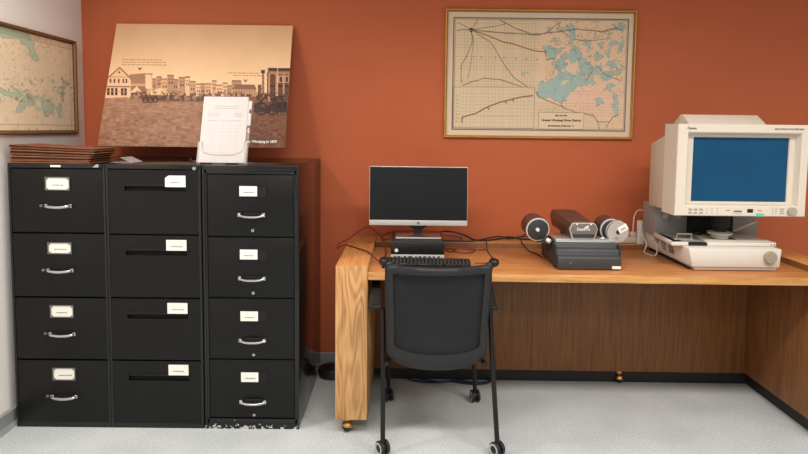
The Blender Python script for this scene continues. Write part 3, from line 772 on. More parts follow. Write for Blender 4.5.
# --- framed map on the white side wall
ly0, ly1, lz0, lz1, lx = 2.60, 3.492, 1.454, 1.998, LX + .003
t = thing('framed_map', (lx, (ly0 + ly1) / 2, lz0), 'old map in a thin dull-gold frame hanging on the white side wall', 'picture')
b = MB()
w2 = .022
prof = [(0, lx), (0, lx + .020), (.004, lx + .024), (.012, lx + .022), (w2 * .8, lx + .012), (w2, lx + .011), (w2, lx)]
L_ = []
for (d, x) in prof: L_.append([(x, ly0 + d, lz0 + d), (x, ly1 - d, lz0 + d), (x, ly1 - d, lz1 - d), (x, ly0 + d, lz1 - d)])
for j in range(len(L_) - 1):
    for i in range(4): b._add([L_[j][i], L_[j][(i + 1) % 4], L_[j + 1][(i + 1) % 4], L_[j + 1][i]], [(0, 1, 2, 3)], 'gold_dark' if j in (0, 1, 4) else 'gold_d')
bmesh.ops.remove_doubles(b.bm, verts=b.bm.verts, dist=1e-6); bmesh.ops.recalc_face_normals(b.bm, faces=b.bm.faces)
b.build('frame', t)
def left_map_col(U, V):
    y = ly0 + w2 + U * (ly1 - ly0 - 2 * w2); z = lz1 - w2 - V * (lz1 - lz0 - 2 * w2)
    px = 402 - 1.95 * 584 / y; pyy = 133 + (H - z) * 584 / y
    X = px * 3.49; Y = (pyy - 10) * 3.49
    r = Ras(X, Y, (226, 206, 176)); n = smooth_noise(X, Y, 60, 51); r.C += ((n - .5) * 18)[..., None]
    wx = X + (smooth_noise(X, Y, 22, 52, 3) - .5) * 22; wy = Y + (smooth_noise(X, Y, 22, 53, 3) - .5) * 22
    lake = (176, 194, 172)
    for p in ([(-60, 80), (-10, 92), (50, 94), (105, 106), (122, 150), (142, 204), (116, 206), (98, 158), (70, 138), (40, 136), (10, 118), (-60, 112)],
              [(56, 386), (70, 346), (98, 318), (128, 330), (112, 358), (84, 372)], [(146, 348), (168, 340), (186, 360), (176, 398), (158, 396)], [(190, 372), (210, 350), (220, 366), (204, 396)], [(0, 296), (40, 318), (90, 320), (60, 340), (10, 322)], [(222, 262), (232, 290), (224, 320), (218, 290)]):
        r.poly(p, lake, .95, wx, wy); r.line(p + [p[0]], 1.2, (130, 126, 104), .6, wx, wy)
    sp = smooth_noise(X, Y, 26, 55, 3)
    r.blend(((sp > .67) & (Y > 270) & (Y < 405)).astype(float), lake, .8); r.blend((abs(sp - .52) < .012).astype(float), (178, 150, 122), .5)
    r.blend(((smooth_noise(X, Y, 8, 57, 2) > .78) & (Y < 400)).astype(float), (176, 148, 120), .45)
    r.blend(((smooth_noise(X, Y, 10, 58, 3) > .66) & (Y > 270) & (Y < 350)).astype(float), (140, 116, 92), .5)
    hh = (y > ly1 - w2 - .032) & (y < ly1 - w2 - .029); r.blend(hh.astype(float), (140, 112, 82), .7)
    vv = (z < lz0 + w2 + .03) & (z > lz0 + w2 + .027) | (z > lz1 - w2 - .03) & (z < lz1 - w2 - .027); r.blend(vv.astype(float), (140, 112, 82), .7)
    return r.C * 1.03
xx = lx + .008
build_print('printed_map', [(xx, ly0 + w2 - .001, lz1 - w2 + .001), (xx, ly1 - w2 + .001, lz1 - w2 + .001), (xx, ly1 - w2 + .001, lz0 + w2 - .001), (xx, ly0 + w2 - .001, lz0 + w2 - .001)], 260, 170, left_map_col, 'print_map', t)
b = MB(); b.box(lx + .001, lx + .006, ly0 + .008, ly1 - .008, lz0 + .008, lz1 - .008, 'foam'); b.build('backing_board', t)

# ------------------------------------------------------------------ the oak carrel desk
A_ = .011
DX = Matrix.Translation((-.317, 2.768, 0)) @ Matrix.Rotation(-A_, 4, 'Z')
def W(lx_, ly_, z): return DX @ Vector((lx_, ly_, z))
ZP, ZB, ZT, ZU = .845, .079, .815, .777
PW, IW, LY, DP = .155, 2.356, .629, .795
desk = thing('carrel_desk', W(1.25, .4, 0), 'long oak desk with thick side walls and raised back ledge, on casters', 'desk')
b = MB(DX); b.box(0, PW, 0, DP, ZB, ZP, 'oak_v', .003)
for f in b.bm.faces:
    if f.normal.z > .9: f.material_index = b.mi('oak_y')
b.build('side_panel', desk)
b = MB(DX); b.box(IW, IW + PW, 0, DP, ZB, ZP, 'oak_shaded_v', .003)
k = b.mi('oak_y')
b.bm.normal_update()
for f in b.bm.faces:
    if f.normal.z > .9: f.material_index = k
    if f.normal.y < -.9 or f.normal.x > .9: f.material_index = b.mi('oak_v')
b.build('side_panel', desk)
b = MB(DX); b.box(PW + .0005, IW - .0005, LY, DP, ZB, ZP - .0005, 'oak_shaded_v', .003); k = b.mi('oak_x'); b.bm.normal_update()
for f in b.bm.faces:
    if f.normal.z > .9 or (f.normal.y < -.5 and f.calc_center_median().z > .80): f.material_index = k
b.build('back_ledge', desk)
b = MB(DX); b.box(PW + .0005, IW - .0005, .004, LY - .0005, ZU, ZT, 'oak_x', .002); k = b.mi('oak_edge'); b.bm.normal_update()
for f in b.bm.faces:
    if f.normal.y < -.5: f.material_index = k
b.build('desktop', desk)
b = MB(DX); b.box(PW + .03, IW + .0295, LY + .03, LY + .06, .004, ZB - .001, 'rubber'); b.box(IW + .03, IW + .06, .05, LY + .03, .004, ZB - .001, 'rubber'); b.build('under_desk_shade_strip', desk)  # black strips added to stand in for the shade under the panels
def desk_caster(x, y):
    p = W(x, y, 0); c = MB()
    c.cyl((p.x, p.y, .062), (p.x, p.y, ZB - .0005), .02, 'brass', seg=20)
    c.cyl((p.x, p.y, .05), (p.x, p.y, .066), .006, 'brass', seg=12)
    c.ball((p.x, p.y, .027), .0262, 'rubber', 20, 12)
    c.lathe([(.0285, 0), (.0280, .006), (.0235, .017), (.013, .0255), (.003, .0288)], (p.x + .002, p.y, .027), (.15, .12, .97), 'brass', 20)
    return c.build('caster', desk)
for (x, y) in ((.055, .045), (.055, .72), (1.622, .655), (2.43, .05), (2.43, .72)): desk_caster(x, y)

# ------------------------------------------------------------------ mesh-back office chair
ch = thing('office_chair', (.17, 2.88, 0), 'black mesh-back office chair on four casters pushed in at the oak desk', 'chair')
def loop(pts, k=6): return catmull([Vector((p[0], 0, p[1])) for p in pts], k, True)
CXC = .167
def back_y(x, z): return 2.615 - (z - .42) * .17 + .07 * ((x - CXC) / .24) ** 2 * .5
outer = [(-.058, .902), (.05, .899), (CXC, .897), (.275, .900), (.383, .905), (.392, .86), (.392, .76), (.386, .64), (.384, .53), (.376, .462), (.32, .430), (.25, .415), (CXC, .411), (.075, .415), (.005, .430), (-.051, .462), (-.059, .53), (-.061, .64), (-.066, .76), (-.066, .86)]
inner = [(-.026, .862), (.05, .861), (CXC, .860), (.275, .862), (.352, .866), (.358, .84), (.356, .76), (.352, .66), (.350, .57), (.347, .522), (.31, .502), (.25, .491), (CXC, .487), (.075, .491), (.015, .502), (-.022, .522), (-.024, .57), (-.026, .66), (-.030, .76), (-.031, .84)]
def fit(p):
    x, z = p; x = (x + .04) * 1.05 - .046
    return (x, z if z > .6 else z - (.6 - z) * .09)
O = loop([fit(p) for p in outer], 4); I = loop([fit(p) for p in inner], 4); n = len(O)
b = MB(); V = []; rings = []
for (src, dy, mixv) in ((O, .006, 0), (O, -.008, .12), (O, -.016, .5), (I, -.010, 0), (I, .004, 0), (I, .016, -.0), (O, .018, .2)):
    ring = []
    for i in range(n):
        p = O[i].lerp(I[i], mixv) if src is O else I[i]
        ring.append((p.x, back_y(p.x, p.z) + dy, p.z))
    rings.append(ring)
V = [p for r_ in rings for p in r_]; F = []
m_ = len(rings)
for j in range(m_):
    j2 = (j + 1) % m_
    for i in range(n): F.append((j * n + i, j * n + (i + 1) % n, j2 * n + (i + 1) % n, j2 * n + i))
vs, fs = b._add(V, F, 'plastic_dark'); bmesh.ops.recalc_face_normals(b.bm, faces=fs)
bf = b.build('backrest_frame', ch, ang=50)
b = MB(); V = []; F = []; K = 9
for k in range(K + 1):
    for i in range(n):
        p = I[i].lerp(Vector((CXC, 0, .675)), k / K) if k < K else Vector((CXC, 0, .675))
        V.append((p.x, back_y(p.x, p.z) + .003 + .018 * math.sin(PI / 2 * k / K), p.z))
for k in range(K):
    for i in range(n): F.append((k * n + i, k * n + (i + 1) % n, (k + 1) * n + (i + 1) % n, (k + 1) * n + i))
vs, fs = b._add(V, F, 'mesh'); bmesh.ops.remove_doubles(b.bm, verts=vs, dist=1e-6); bmesh.ops.recalc_face_normals(b.bm, faces=b.bm.faces)
b.build('mesh_panel', ch)
for (x, s) in ((-.078, -1), (.415, 1)):
    b = MB(); b.ball((x, back_y(x, .915) + .012, .9135), .022, 'plastic_black', 16, 10, (1.05, 1.3, .92))
    b.ball((x - s * .018, back_y(x, .905) + .004, .902), .018, 'plastic_dark', 14, 8, (1.3, 1, .9)); b.build('corner_cap', ch)
b = MB(); pts = []
b.box(-.05, .375, 2.655, 3.10, .432, .482, 'seatfab', .02, 4); b.build('seat', ch)
b = MB()
for s, x in ((-1, -.062), (1, .388)):
    b.tube([(x, 2.62, .425), (x, 2.80, .42), (x + .004 * s, 3.10, .418)], .011, 'plastic_black', 10, 3)
b.tube([(-.062, 2.80, .42), (.388, 2.80, .42)], .011, 'plastic_black', 10, 1); b.tube([(-.062, 3.06, .419), (.388, 3.06, .419)], .011, 'plastic_black', 10, 1)
b.build('seat_rail', ch)
for x in (.03, .30):
    b = MB(); b.tube([(x, 2.70, .425), (x, 2.655, .445), (x, 2.635, .50)], .012, 'plastic_black', 10, 3); b.build('back_bracket', ch)
for (xt, s) in ((-.118, -1), (.421, 1)):
    b = MB()
    b.prism([(xt - .032, 2.665), (xt + .032, 2.665), (xt + .030 + s * .004, 2.80), (xt + .020 + s * .012, 2.95), (xt - .020 + s * .012, 2.95), (xt - .030 + s * .004, 2.80)], .664, .684, 'z', 'plastic_black', .007, 3)
    o = b.build('armrest', ch)
    c = MB(); n_ = 7
    rows = []
    for k in range(n_ + 1):
        q = k / n_; y = 2.675 + .27 * q; w_ = .030 - .010 * q; xo = xt + s * .012 * q; z1 = .690 + .058 * math.sin(q * PI * .5)
        rows.append([(xo - w_, y, .680), (xo + w_, y, .680), (xo + w_, y, z1 - .006), (xo + w_ * .6, y, z1), (xo - w_ * .6, y, z1), (xo - w_, y, z1 - .006)])
    V = [p for r_ in rows for p in r_]; F = [tuple(range(6)), tuple(range(n_ * 6 + 5, n_ * 6 - 1, -1))]
    for k in range(n_):
        for q in range(6): F.append((k * 6 + q, k * 6 + (q + 1) % 6, (k + 1) * 6 + (q + 1) % 6, (k + 1) * 6 + q))
    vs, fs = c._add(V, F, 'rubber'); bmesh.ops.recalc_face_normals(c.bm, faces=fs); c.build('arm_pad', o)
def caster(p, ang, parent, r=.033):
    """twin wheel caster; p = centre of wheels"""
    c = MB(); ax = Vector((math.cos(ang), math.sin(ang), 0)); P0 = Vector(p)
    for s in (-1, 1):
        q = P0 + ax * (s * .007); e = ax * s
        c.lathe([(.010, 0), (r - .004, 0), (r, .003), (r, .012), (r - .003, .016), (r - .006, .0172)], q, e, 'rubber', 26)
        c.lathe([(r - .0058, .0168), (r - .0065, .0182), (r - .014, .0182), (r - .015, .0165)], q, e, 'caster_grey', 26, capped=False)
        c.lathe([(r - .0148, .0150), (r - .019, .0168), (.003, .019)], q, e, 'plastic_black', 26)
    c.lathe([(r - .012, -.0065), (r - .012, .0065)], P0, ax, 'plastic_black', 20)
    c.cyl(P0 + Vector((0, 0, .01)), P0 + Vector((0, 0, .052)), .010, 'plastic_black', seg=16)
    return c.build('caster', parent)
for (top, bot, ang) in (((-.083, 2.672, .668), (-.077, 2.605, .06), .6), ((.416, 2.672, .668), (.453, 2.605, .06), .62)):
    b = MB(); tp = Vector(top); bt = Vector(bot); md = tp.lerp(bt, .5) + Vector((0, .012, 0))
    b.tube([tp, tp.lerp(bt, .25) + Vector((0, .012, 0)), md, tp.lerp(bt, .8) + Vector((0, .005, 0)), bt], .0115, 'plastic_black', 12, 4)
    l = b.build('leg', ch); caster((bot[0], bot[1], .034), ang, l)
for (top, bot, ang) in (((-.066, 3.09, .415), (-.064, 3.14, .06), .3), ((.392, 3.09, .415), (.416, 3.14, .06), .2)):
    b = MB(); b.tube([top, Vector(top).lerp(Vector(bot), .15) + Vector((0, .02, 0)), bot], .0115, 'plastic_black', 12, 4)
    l = b.build('leg', ch); caster((bot[0], bot[1], .034), ang, l)

# ------------------------------------------------------------------ desk computer, monitor, keyboard
dz = ZT + .0008
pc = thing('desktop_computer', (.078, 3.20, dz), 'slim black and silver desktop computer lying flat under the monitor', 'computer')
b = MB(); b.box(-.056, .224, 3.045, 3.375, dz + .004, .912, 'pc_black', .003)
for fx in (-.04, .20):
    for fy_ in (3.07, 3.35): b.cyl((fx, fy_, dz), (fx, fy_, dz + .006), .01, 'rubber', seg=12)
b.build('case', pc)
b = MB(); b.box(-.057, .225, 3.034, 3.046, .846, .913, 'pc_black', .003)
b.cyl((-.027, 3.0345, .868), (-.027, 3.0332, .868), .0095, 'white_ink', seg=24); b.build('front_panel', pc)
b = MB(); b.box(-.057, .225, 3.033, 3.046, dz + .003, .846, 'silver', .002)
b.cyl((-.035, 3.0335, .834), (-.035, 3.0322, .834), .0065, 'ink', seg=16)
for (u, w_) in ((-.022, .014), (.012, .012), (.036, .02), (.072, .008), (.09, .014), (.115, .014), (.14, .014), (.165, .01), (.19, .012)): b.box(u, u + w_, 3.0324, 3.0332, .831, .838, 'gap')
b.build('port_strip', pc)

mon = thing('monitor', (.090, 3.20, .9135), 'wide flat black monitor with silver bottom bar, standing on the flat computer', 'monitor')
tl = Matrix.Translation((.090, 3.20, 1.137)) @ Matrix.Rotation(math.radians(.0), 4, 'Y') @ Matrix.Rotation(math.radians(-3), 4, 'X')
b = MB(tl); b.box(-.271, .271, -.005, .020, -.163, .163, 'silver', .004); b.box(-.23, .23, .018, .045, -.12, .12, 'plastic_black', .012); b.build('housing', mon)
b = MB(tl); b.box(-.268, .268, -.0066, -.0048, -.132, .160, 'plastic_black', .0006); b.build('bezel', mon)
b = MB(tl); b.box(-.262, .262, -.0072, -.0064, -.127, .155, 'screen_off'); b.build('screen', mon)
b = MB(tl); b.box(-.269, .269, -.0075, -.0048, -.161, -.133, 'silver', .001); b.lathe([(.0075, 0), (.0075, .0008)], (0, -.0074, -.147), (0, -1, 0), 'scan_face', 24); b.build('chin_bar', mon)
b = MB(); b.prism([(.070, .922), (.112, .922), (.112, .945), (.150, .972), (.150, 1.06), (.032, 1.06), (.032, .972), (.070, .945)], 3.225, 3.262, 'y', 'rubber', .004); b.build('neck', mon)
b = MB(); b.box(-.034, .214, 3.115, 3.335, .9135, .924, 'stand', .003); b.box(-.033, .213, 3.1135, 3.1155, .9150, .9235, 'silver', .0008); b.build('stand_base', mon)

kb = thing('keyboard', (.13, 2.94, dz), 'black desktop keyboard lying behind the top of the office chair', 'keyboard')
KX = Matrix.Translation((.128, 2.915, dz)) @ Matrix.Rotation(-.05, 4, 'Z') @ Matrix.Rotation(math.radians(4), 4, 'X')
b = MB(KX); b.box(-.222, .222, -.075, .070, .005, .019, 'plastic_black', .004); b.build('case', kb)
b = MB(KX)
for r_ in range(6):
    y = .055 - r_ * .0212 - (.004 if r_ else 0)
    x = -.214
    while x < .20:
        w_ = .0165
        if r_ == 5 and -.16 < x < -.05: w_ = .105
        if not (.073 < x < .078 or .135 < x < .139):
            b.box(x, x + w_, y - .0085, y + .0075, .018, .0245, 'key', .002, 1)
            b.box(x + w_ * .25, x + w_ * .5, y - .001, y + .004, .0245, .0248, 'key_ink')
        x += w_ + .0022
b.build('keys', kb)

# ------------------------------------------------------------------ compact microfilm scanner
scn = thing('microfilm_scanner', (.93, 3.06, dz), 'compact dark grey microfilm scanner with stepped base, brown camera body and two motor drums', 'scanner')
prof = [(2.872, dz + .003), (2.870, .876), (2.878, .884), (2.902, .886), (2.905, .908), (2.912, .915), (2.938, .917), (2.942, .940), (3.20, .942), (3.20, dz + .003)]
b = MB(); b.prism(prof, .776, 1.092, 'x', 'scan_grey', .0035)
for f in b.bm.faces: pass
for fx in (.80, 1.07):
    for fy_ in (2.90, 3.17): b.cyl((fx, fy_, dz), (fx, fy_, dz + .005), .012, 'rubber', seg=12)
b.box(1.045, 1.088, 2.8685, 2.8705, .824, .838, 'card'); b.box(.836, .840, 2.8690, 2.8705, .850, .854, 'caster_grey')
b.box(.770, .7765, 2.90, 3.19, .825, .935, 'scan_dark', .003); b.box(1.0915, 1.098, 2.90, 3.19, .825, .935, 'scan_dark', .003)
b.build('base', scn)
b = MB(); b.box(.782, 1.086, 2.946, 3.12, .9405, .9555, 'glass_plate', .003); b.build('film_carrier', scn)
# camera housing: hexagonal prism
def hexa(cx, z0, z1, wt, wm, wb, y):
    h = z1 - z0
    return [(cx - wb, y, z0), (cx + wb, y, z0), (cx + wm, y, z0 + h * .62), (cx + wt, y, z1 - .004), (cx + wt * .8, y, z1), (cx - wt * .8, y, z1), (cx - wt, y, z1 - .004), (cx - wm, y, z0 + h * .62)]
b = MB(); b.hull(hexa(.931, .955, 1.034, .058, .070, .058, 2.985), hexa(.931, .961, 1.054, .068, .078, .064, 3.36), 'scan_brown', .004)
b.box(.87, .99, 3.13, 3.195, .9425, .966, 'scan_dark', .004)
hs = b.build('camera_housing', scn)
b = MB(); b.hull(hexa(.931, .954, 1.036, .060, .073, .058, 2.976), hexa(.931, .954, 1.036, .060, .073, .058, 2.986), 'silver', .002)
b.hull(hexa(.931, .959, 1.033, .057, .069, .0535, 2.9735), hexa(.931, .959, 1.033, .057, .069, .0535, 2.977), 'scan_face', .001)
b.hull([(.879, 2.9705, .960), (.983, 2.9705, .960), (.988, 2.9705, .979), (.874, 2.9705, .979)], [(.879, 2.9745, .960), (.983, 2.9745, .960), (.988, 2.9745, .979), (.874, 2.9745, .979)], 'scan_dark', .001)
for x in (.895, .967): b.cyl((x, 2.9735, 1.030), (x, 2.971, 1.030), .0045, 'white_ink', seg=14)
fr = Matrix.Translation((.929, 2.9728, 1.004)) @ Matrix.Rotation(PI / 2, 4, 'X')
b.text('ScanPro', .021, fr, 'white_ink', bold=.0004)
b.prism([(.930, 1.012), (.948, 1.021), (.956, 1.026), (.953, 1.011), (.944, 1.003), (.949, 1.011)], 2.9724, 2.9730, 'y', 'white_ink')
b.build('face_plate', hs)
def drum(cx, cz_, yf, yb_, r, name, dirx):
    ax = Vector((dirx, 1, .12)).normalized(); f0 = Vector((cx, yf, cz_)); ln = yb_ - yf
    c = MB()
    pr = [(r - .008, .0), (r, .004), (r, ln - .012), (r - .004, ln - .004), (r - .012, ln)]
    c.lathe(pr, f0, ax, 'scan_brown', 36)
    o = c.build(name, scn)
    c = MB(); c.lathe([(r - .003, -.004), (r + .001, -.002), (r + .001, .005)], f0, ax, 'silver', 36)
    c.lathe([(.002, -.0062), (r - .008, -.0062), (r - .004, -.0035)], f0, ax, 'scan_dark', 36); c.build('face_ring', o)
    c = MB(); c.lathe([(.004, -.020), (.0085, -.018), (.0095, -.006)], f0 + Vector((-.004, 0, .002)), ax, 'white_ink', 18); c.build('hub', o)
    return o, f0, ax
dl, fl, axl = drum(.698, .998, 2.985, 3.10, .060, 'motor_drum', -.06)
b = MB(); b.prism([(.712, .935), (.775, .905), (.775, .940), (.742, .968)], 2.985, 3.10, 'y', 'scan_dark', .004); b.box(.70, .775, 3.02, 3.12, .925, .945, 'scan_dark', .004); b.build('bracket', scn)
b = MB(); b.cyl((.745, 2.978, .947), (.757, 2.962, .941), .011, 'white_ink', bev=.003, seg=18); b.build('knob', scn)
dr, fr_, axr = drum(1.088, .995, 3.03, 3.13, .056, 'motor_drum', -.10)
b = MB(); b.prism([(1.045, .942), (1.098, .905), (1.13, .94), (1.10, .975), (1.05, .97)], 3.03, 3.12, 'y', 'scan_dark', .004); b.build('bracket', scn)
b = MB(); b.cyl((1.037, 2.995, .952), (1.028, 2.978, .944), .012, 'white_ink', bev=.003, seg=18); b.build('knob', scn)
rl = thing('film_reel', (1.105, 2.985, .99), 'grey plastic film reel with a white label on the right drum of the scanner', 'reel')
rc = Vector((1.110, 2.985, .990)); ra = Vector((-.10, 1, .10)).normalized()
b = MB(); b.lathe([(.012, -.004), (.056, -.004), (.0575, -.002), (.0575, .0), (.012, .001)], rc, ra, 'reel', 40, capped=False)
b.lathe([(.012, .018), (.056, .018), (.0575, .020), (.056, .022), (.012, .022)], rc, ra, 'reel', 40, capped=False); b.lathe([(.05, 0), (.05, .018)], rc, ra, 'gap', 36, capped=False)
b.lathe([(.012, -.005), (.012, .023)], rc, ra, 'silver', 20, capped=False)
bz = Matrix.Translation(rc) @ Vector((0, -1, 0)).rotation_difference(-ra).to_matrix().to_4x4() @ Matrix.Rotation(-.55, 4, 'Y')
b.box(-.040, -.012, -.0055, -.0042, -.030, -.024, 'ink_l', mx=bz); b.box(-.040, -.016, -.0055, -.0042, -.019, -.015, 'ink_l', mx=bz); b.box(-.005, .003, -.0055, -.0042, -.012, .006, 'scan_dark', mx=bz)
b.build('flange', rl)
b = MB(bz); b.box(.004, .054, -.0075, -.0058, -.014, .022, 'card', .0005); b.box(.016, .042, -.0080, -.0074, -.002, .010, 'caster_grey'); b.build('label', rl)

scn.location.y -= .018
rl.location.y -= .018

# ------------------------------------------------------------------ big cream microfilm reader
rd = thing('microfilm_reader', (1.66, 3.15, dz), 'tall cream microfilm reader with large blue screen at the end of the desk', 'microfilm reader')
b = MB()
# base
b.hull([(1.430, 3.50, .836), (1.448, 2.862, .836), (1.884, 2.862, .836), (1.884, 3.50, .836)], [(1.424, 3.50, .931), (1.424, 2.858, .931), (1.888, 2.858, .931), (1.888, 3.50, .931)], 'base_white', .006)
b.prism([(1.466, 3.48), (1.466, 2.875), (1.876, 2.875), (1.876, 3.48)], .820, .838, 'z', 'base_white', .002)
b.box(1.45, 1.87, 2.91, 3.46, dz, .823, 'rubber')
b.build('base', rd)
for j in range(3):
    b = MB()
    for k in range(7): b.box(1.4235 + (6 - k) * .0012, 1.440, 3.03 + j * .085 , 3.03 + j * .085 + .055, .866 + k * .007, .8695 + k * .007, 'scan_face')
    b.build('side_vent', rd)
b = MB(); b.box(1.475, 1.520, 2.8605, 2.8625, .876, .884, 'ink_l'); b.build('maker_badge', rd)
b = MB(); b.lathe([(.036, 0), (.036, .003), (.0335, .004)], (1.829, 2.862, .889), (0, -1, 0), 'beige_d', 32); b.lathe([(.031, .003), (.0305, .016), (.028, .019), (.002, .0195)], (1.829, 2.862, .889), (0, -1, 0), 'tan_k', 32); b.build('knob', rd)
# carrier tray
b = MB(); b.prism([(1.366, 2.93), (1.380, 2.918), (1.885, 2.918), (1.896, 2.93), (1.905, 3.19), (1.395, 3.19)], .9335, .942, 'z', 'grey_p')
b.box(1.364, 1.450, 2.914, 2.932, .9325, .951, 'base_white', .003); b.prism([(1.364, 2.916), (1.380, 2.916), (1.404, 3.19), (1.390, 3.19)], .9325, .951, 'z', 'base_white', .002)
b.prism([(1.545, 2.914), (1.892, 2.914), (1.900, 2.924), (1.905, 3.18), (1.60, 3.18)], .9325, .951, 'z', 'base_white', .003)
b.build('carrier_tray', rd)
b = MB(); b.prism([(1.44, 2.950), (1.545, 2.950), (1.585, 3.18), (1.432, 3.18)], .942, .950, 'z', 'grey_p', .001); b.prism([(1.45, 2.915), (1.544, 2.915), (1.544, 2.948), (1.45, 2.948)], .936, .947, 'z', 'gap'); b.prism([(1.384, 2.935), (1.438, 2.952), (1.430, 3.18), (1.407, 3.18)], .942, .946, 'z', 'gap'); b.box(1.66, 1.74, 3.00, 3.04, .951, .9525, 'gap'); b.build('film_glass', rd)
b = MB(); b.tube([(1.422, 2.99, .949), (1.424, 2.985, .980), (1.500, 2.985, .980), (1.498, 2.99, .949)], .0045, 'reel', 8, 1); b.box(1.412, 1.510, 2.985, 3.005, .949, .955, 'reel', .002); b.build('carrier_handle', rd)
for x in (1.868, 1.884):
    b = MB(); b.cyl((x, 2.9138, .942), (x, 2.9125, .942), .003, 'ink', seg=12); b.build('indicator', rd)
# rear column, lens
b = MB(); b.box(1.400, 1.972, 3.20, 3.37, .9335, 1.103, 'grey_p', .006); b.build('rear_column', rd)
b = MB(); b.box(1.575, 1.80, 3.14, 3.199, .955, 1.10, 'gap', .004); b.box(1.58, 1.61, 3.10, 3.16, .955, .975, 'plastic_black', .003); b.build('lens_bay', rd)
b = MB(); b.lathe([(.036, 0), (.042, .004), (.043, .018), (.050, .022), (.060, .024), (.061, .032), (.050, .036), (.030, .038)], (1.668, 3.03, .9525), (0, 0, 1), 'reel', 32); b.lathe([(.032, .038), (.034, .06), (.045, .065), (.045, .14)], (1.668, 3.03, .9525), (0, 0, 1), 'gap', 28); b.build('lens', rd)
for x in (1.458, 1.528):
    b = MB(); b.lathe([(.016, 0), (.016, .008), (.008, .012), (.003, .012)], (x, 3.1995, 1.040), (0, -1, 0), 'reel', 24); b.build('dial', rd)
b = MB(); b.tube([(1.770, 3.08, .985), (1.850, 3.02, 1.046)], .0085, 'lever', 12, 1); b.build('lever', rd)
# head: bezel block with stepped recess
HX0, HX1, HZ0, HZ1, HYF, HYB = 1.345, 1.990, 1.094, 1.546, 2.855, 3.0
b = MB()
def ring4(x0, x1, z0, z1, y): return [(x0, y, z0), (x1, y, z0), (x1, y, z1), (x0, y, z1)]
RG = [ring4(HX0, HX1, HZ0, HZ1, HYB), ring4(HX0, HX1, HZ0, HZ1, HYF + .004), ring4(HX0 + .004, HX1 - .004, HZ0 + .004, HZ1 - .004, HYF),
      ring4(1.393, 1.957, 1.142, 1.508, HYF), ring4(1.397, 1.953, 1.146, 1.504, HYF + .003), ring4(1.414, 1.944, 1.152, 1.492, HYF + .040), ring4(1.4415, 1.921, 1.160, 1.483, HYF + .042), ring4(1.4435, 1.919, 1.162, 1.481, HYF + .05)]
for j in range(len(RG) - 1):
    for i in range(4):
        b._add([RG[j][i], RG[j][(i + 1) % 4], RG[j + 1][(i + 1) % 4], RG[j + 1][i]], [(0, 1, 2, 3)], 'beige')
b._add(RG[0], [(3, 2, 1, 0)], 'beige')
bmesh.ops.remove_doubles(b.bm, verts=b.bm.verts, dist=1e-6); bmesh.ops.recalc_face_normals(b.bm, faces=b.bm.faces)
FX = Matrix.Rotation(PI / 2, 4, 'X')
b.text('Canon', .0165, Matrix.Translation((1.411, HYF - .0006, 1.5245)) @ FX, 'ink', bold=.0006)
b.text('MICROFILM SCANNER 800', .0122, Matrix.Translation((1.886, HYF - .0006, 1.5245)) @ FX, 'ink', bold=.0003)
for k in range(3):
    for q in range(3): b.box(1.500 + k * .026, 1.505 + k * .026, HYF - .0006, HYF, 1.106 + q * .011, 1.110 + q * .011, 'ink_l')
b.box(1.598, 1.616, HYF - .002, HYF, 1.122, 1.126, 'ink_l')
for k in range(3): b.box(1.634 + k * .016, 1.642 + k * .016, HYF - .002, HYF, 1.108, 1.111, 'ink_l')
b.box(1.752, 1.774, HYF - .002, HYF, 1.121, 1.126, 'red_ink', .001)
for k in range(3):
    b.box(1.826, 1.829, HYF - .002, HYF, 1.110 + k * .012, 1.115 + k * .012, 'ink_l'); b.box(1.842, 1.846, HYF - .002, HYF, 1.110 + k * .012, 1.115 + k * .012, 'ink_l')
    for q in range(2): b.box(1.862 + q * .012, 1.870 + q * .012, HYF - .002, HYF, 1.108 + k * .011, 1.113 + k * .011, 'ink_l')
hd = b.build('screen_housing', rd)
b = MB(); b.box(1.442, 1.9205, HYF + .049, HYF + .056, 1.1605, 1.4825, 'blue_screen'); b.build('screen', hd)
for r_ in range(2):
    for k in range(3):
        b = MB(); b.box(1.412 + k * .0265, 1.428 + k * .0265, HYF - .004, HYF - .0001, 1.107 + r_ * .0165, 1.114 + r_ * .0165, 'grey_k', .001); b.build('button', hd)
b = MB(); b.box(1.636, 1.674, HYF - .003, HYF - .0001, 1.117, 1.122, 'ink', .001); b.build('slot_switch', hd)
b = MB(); b.box(1.702, 1.730, HYF - .0022, HYF - .0001, 1.113, 1.131, 'gap', .001); b.build('display', hd)
b = MB(); b.box(1.746, 1.784, HYF - .0012, HYF - .0002, 1.0955, 1.110, 'teal'); b.build('sticker', hd)
b = MB(); b.lathe([(.0215, 0), (.0215, .012), (.019, .015), (.002, .0155)], (1.920, HYF, 1.120), (0, -1, 0), 'grey_k', 30); b.build('knob', hd)
# body behind the bezel and the mirror hood
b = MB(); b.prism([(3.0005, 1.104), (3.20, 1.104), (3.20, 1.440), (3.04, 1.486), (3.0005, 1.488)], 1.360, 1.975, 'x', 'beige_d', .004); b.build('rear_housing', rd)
b = MB(); b.prism([(3.0008, 1.5465), (3.085, 1.598), (3.105, 1.598), (3.188, 1.5465), (3.188, 1.47), (3.0008, 1.47)], 1.469, 1.866, 'x', 'beige', .002); b.build('mirror_hood', rd)

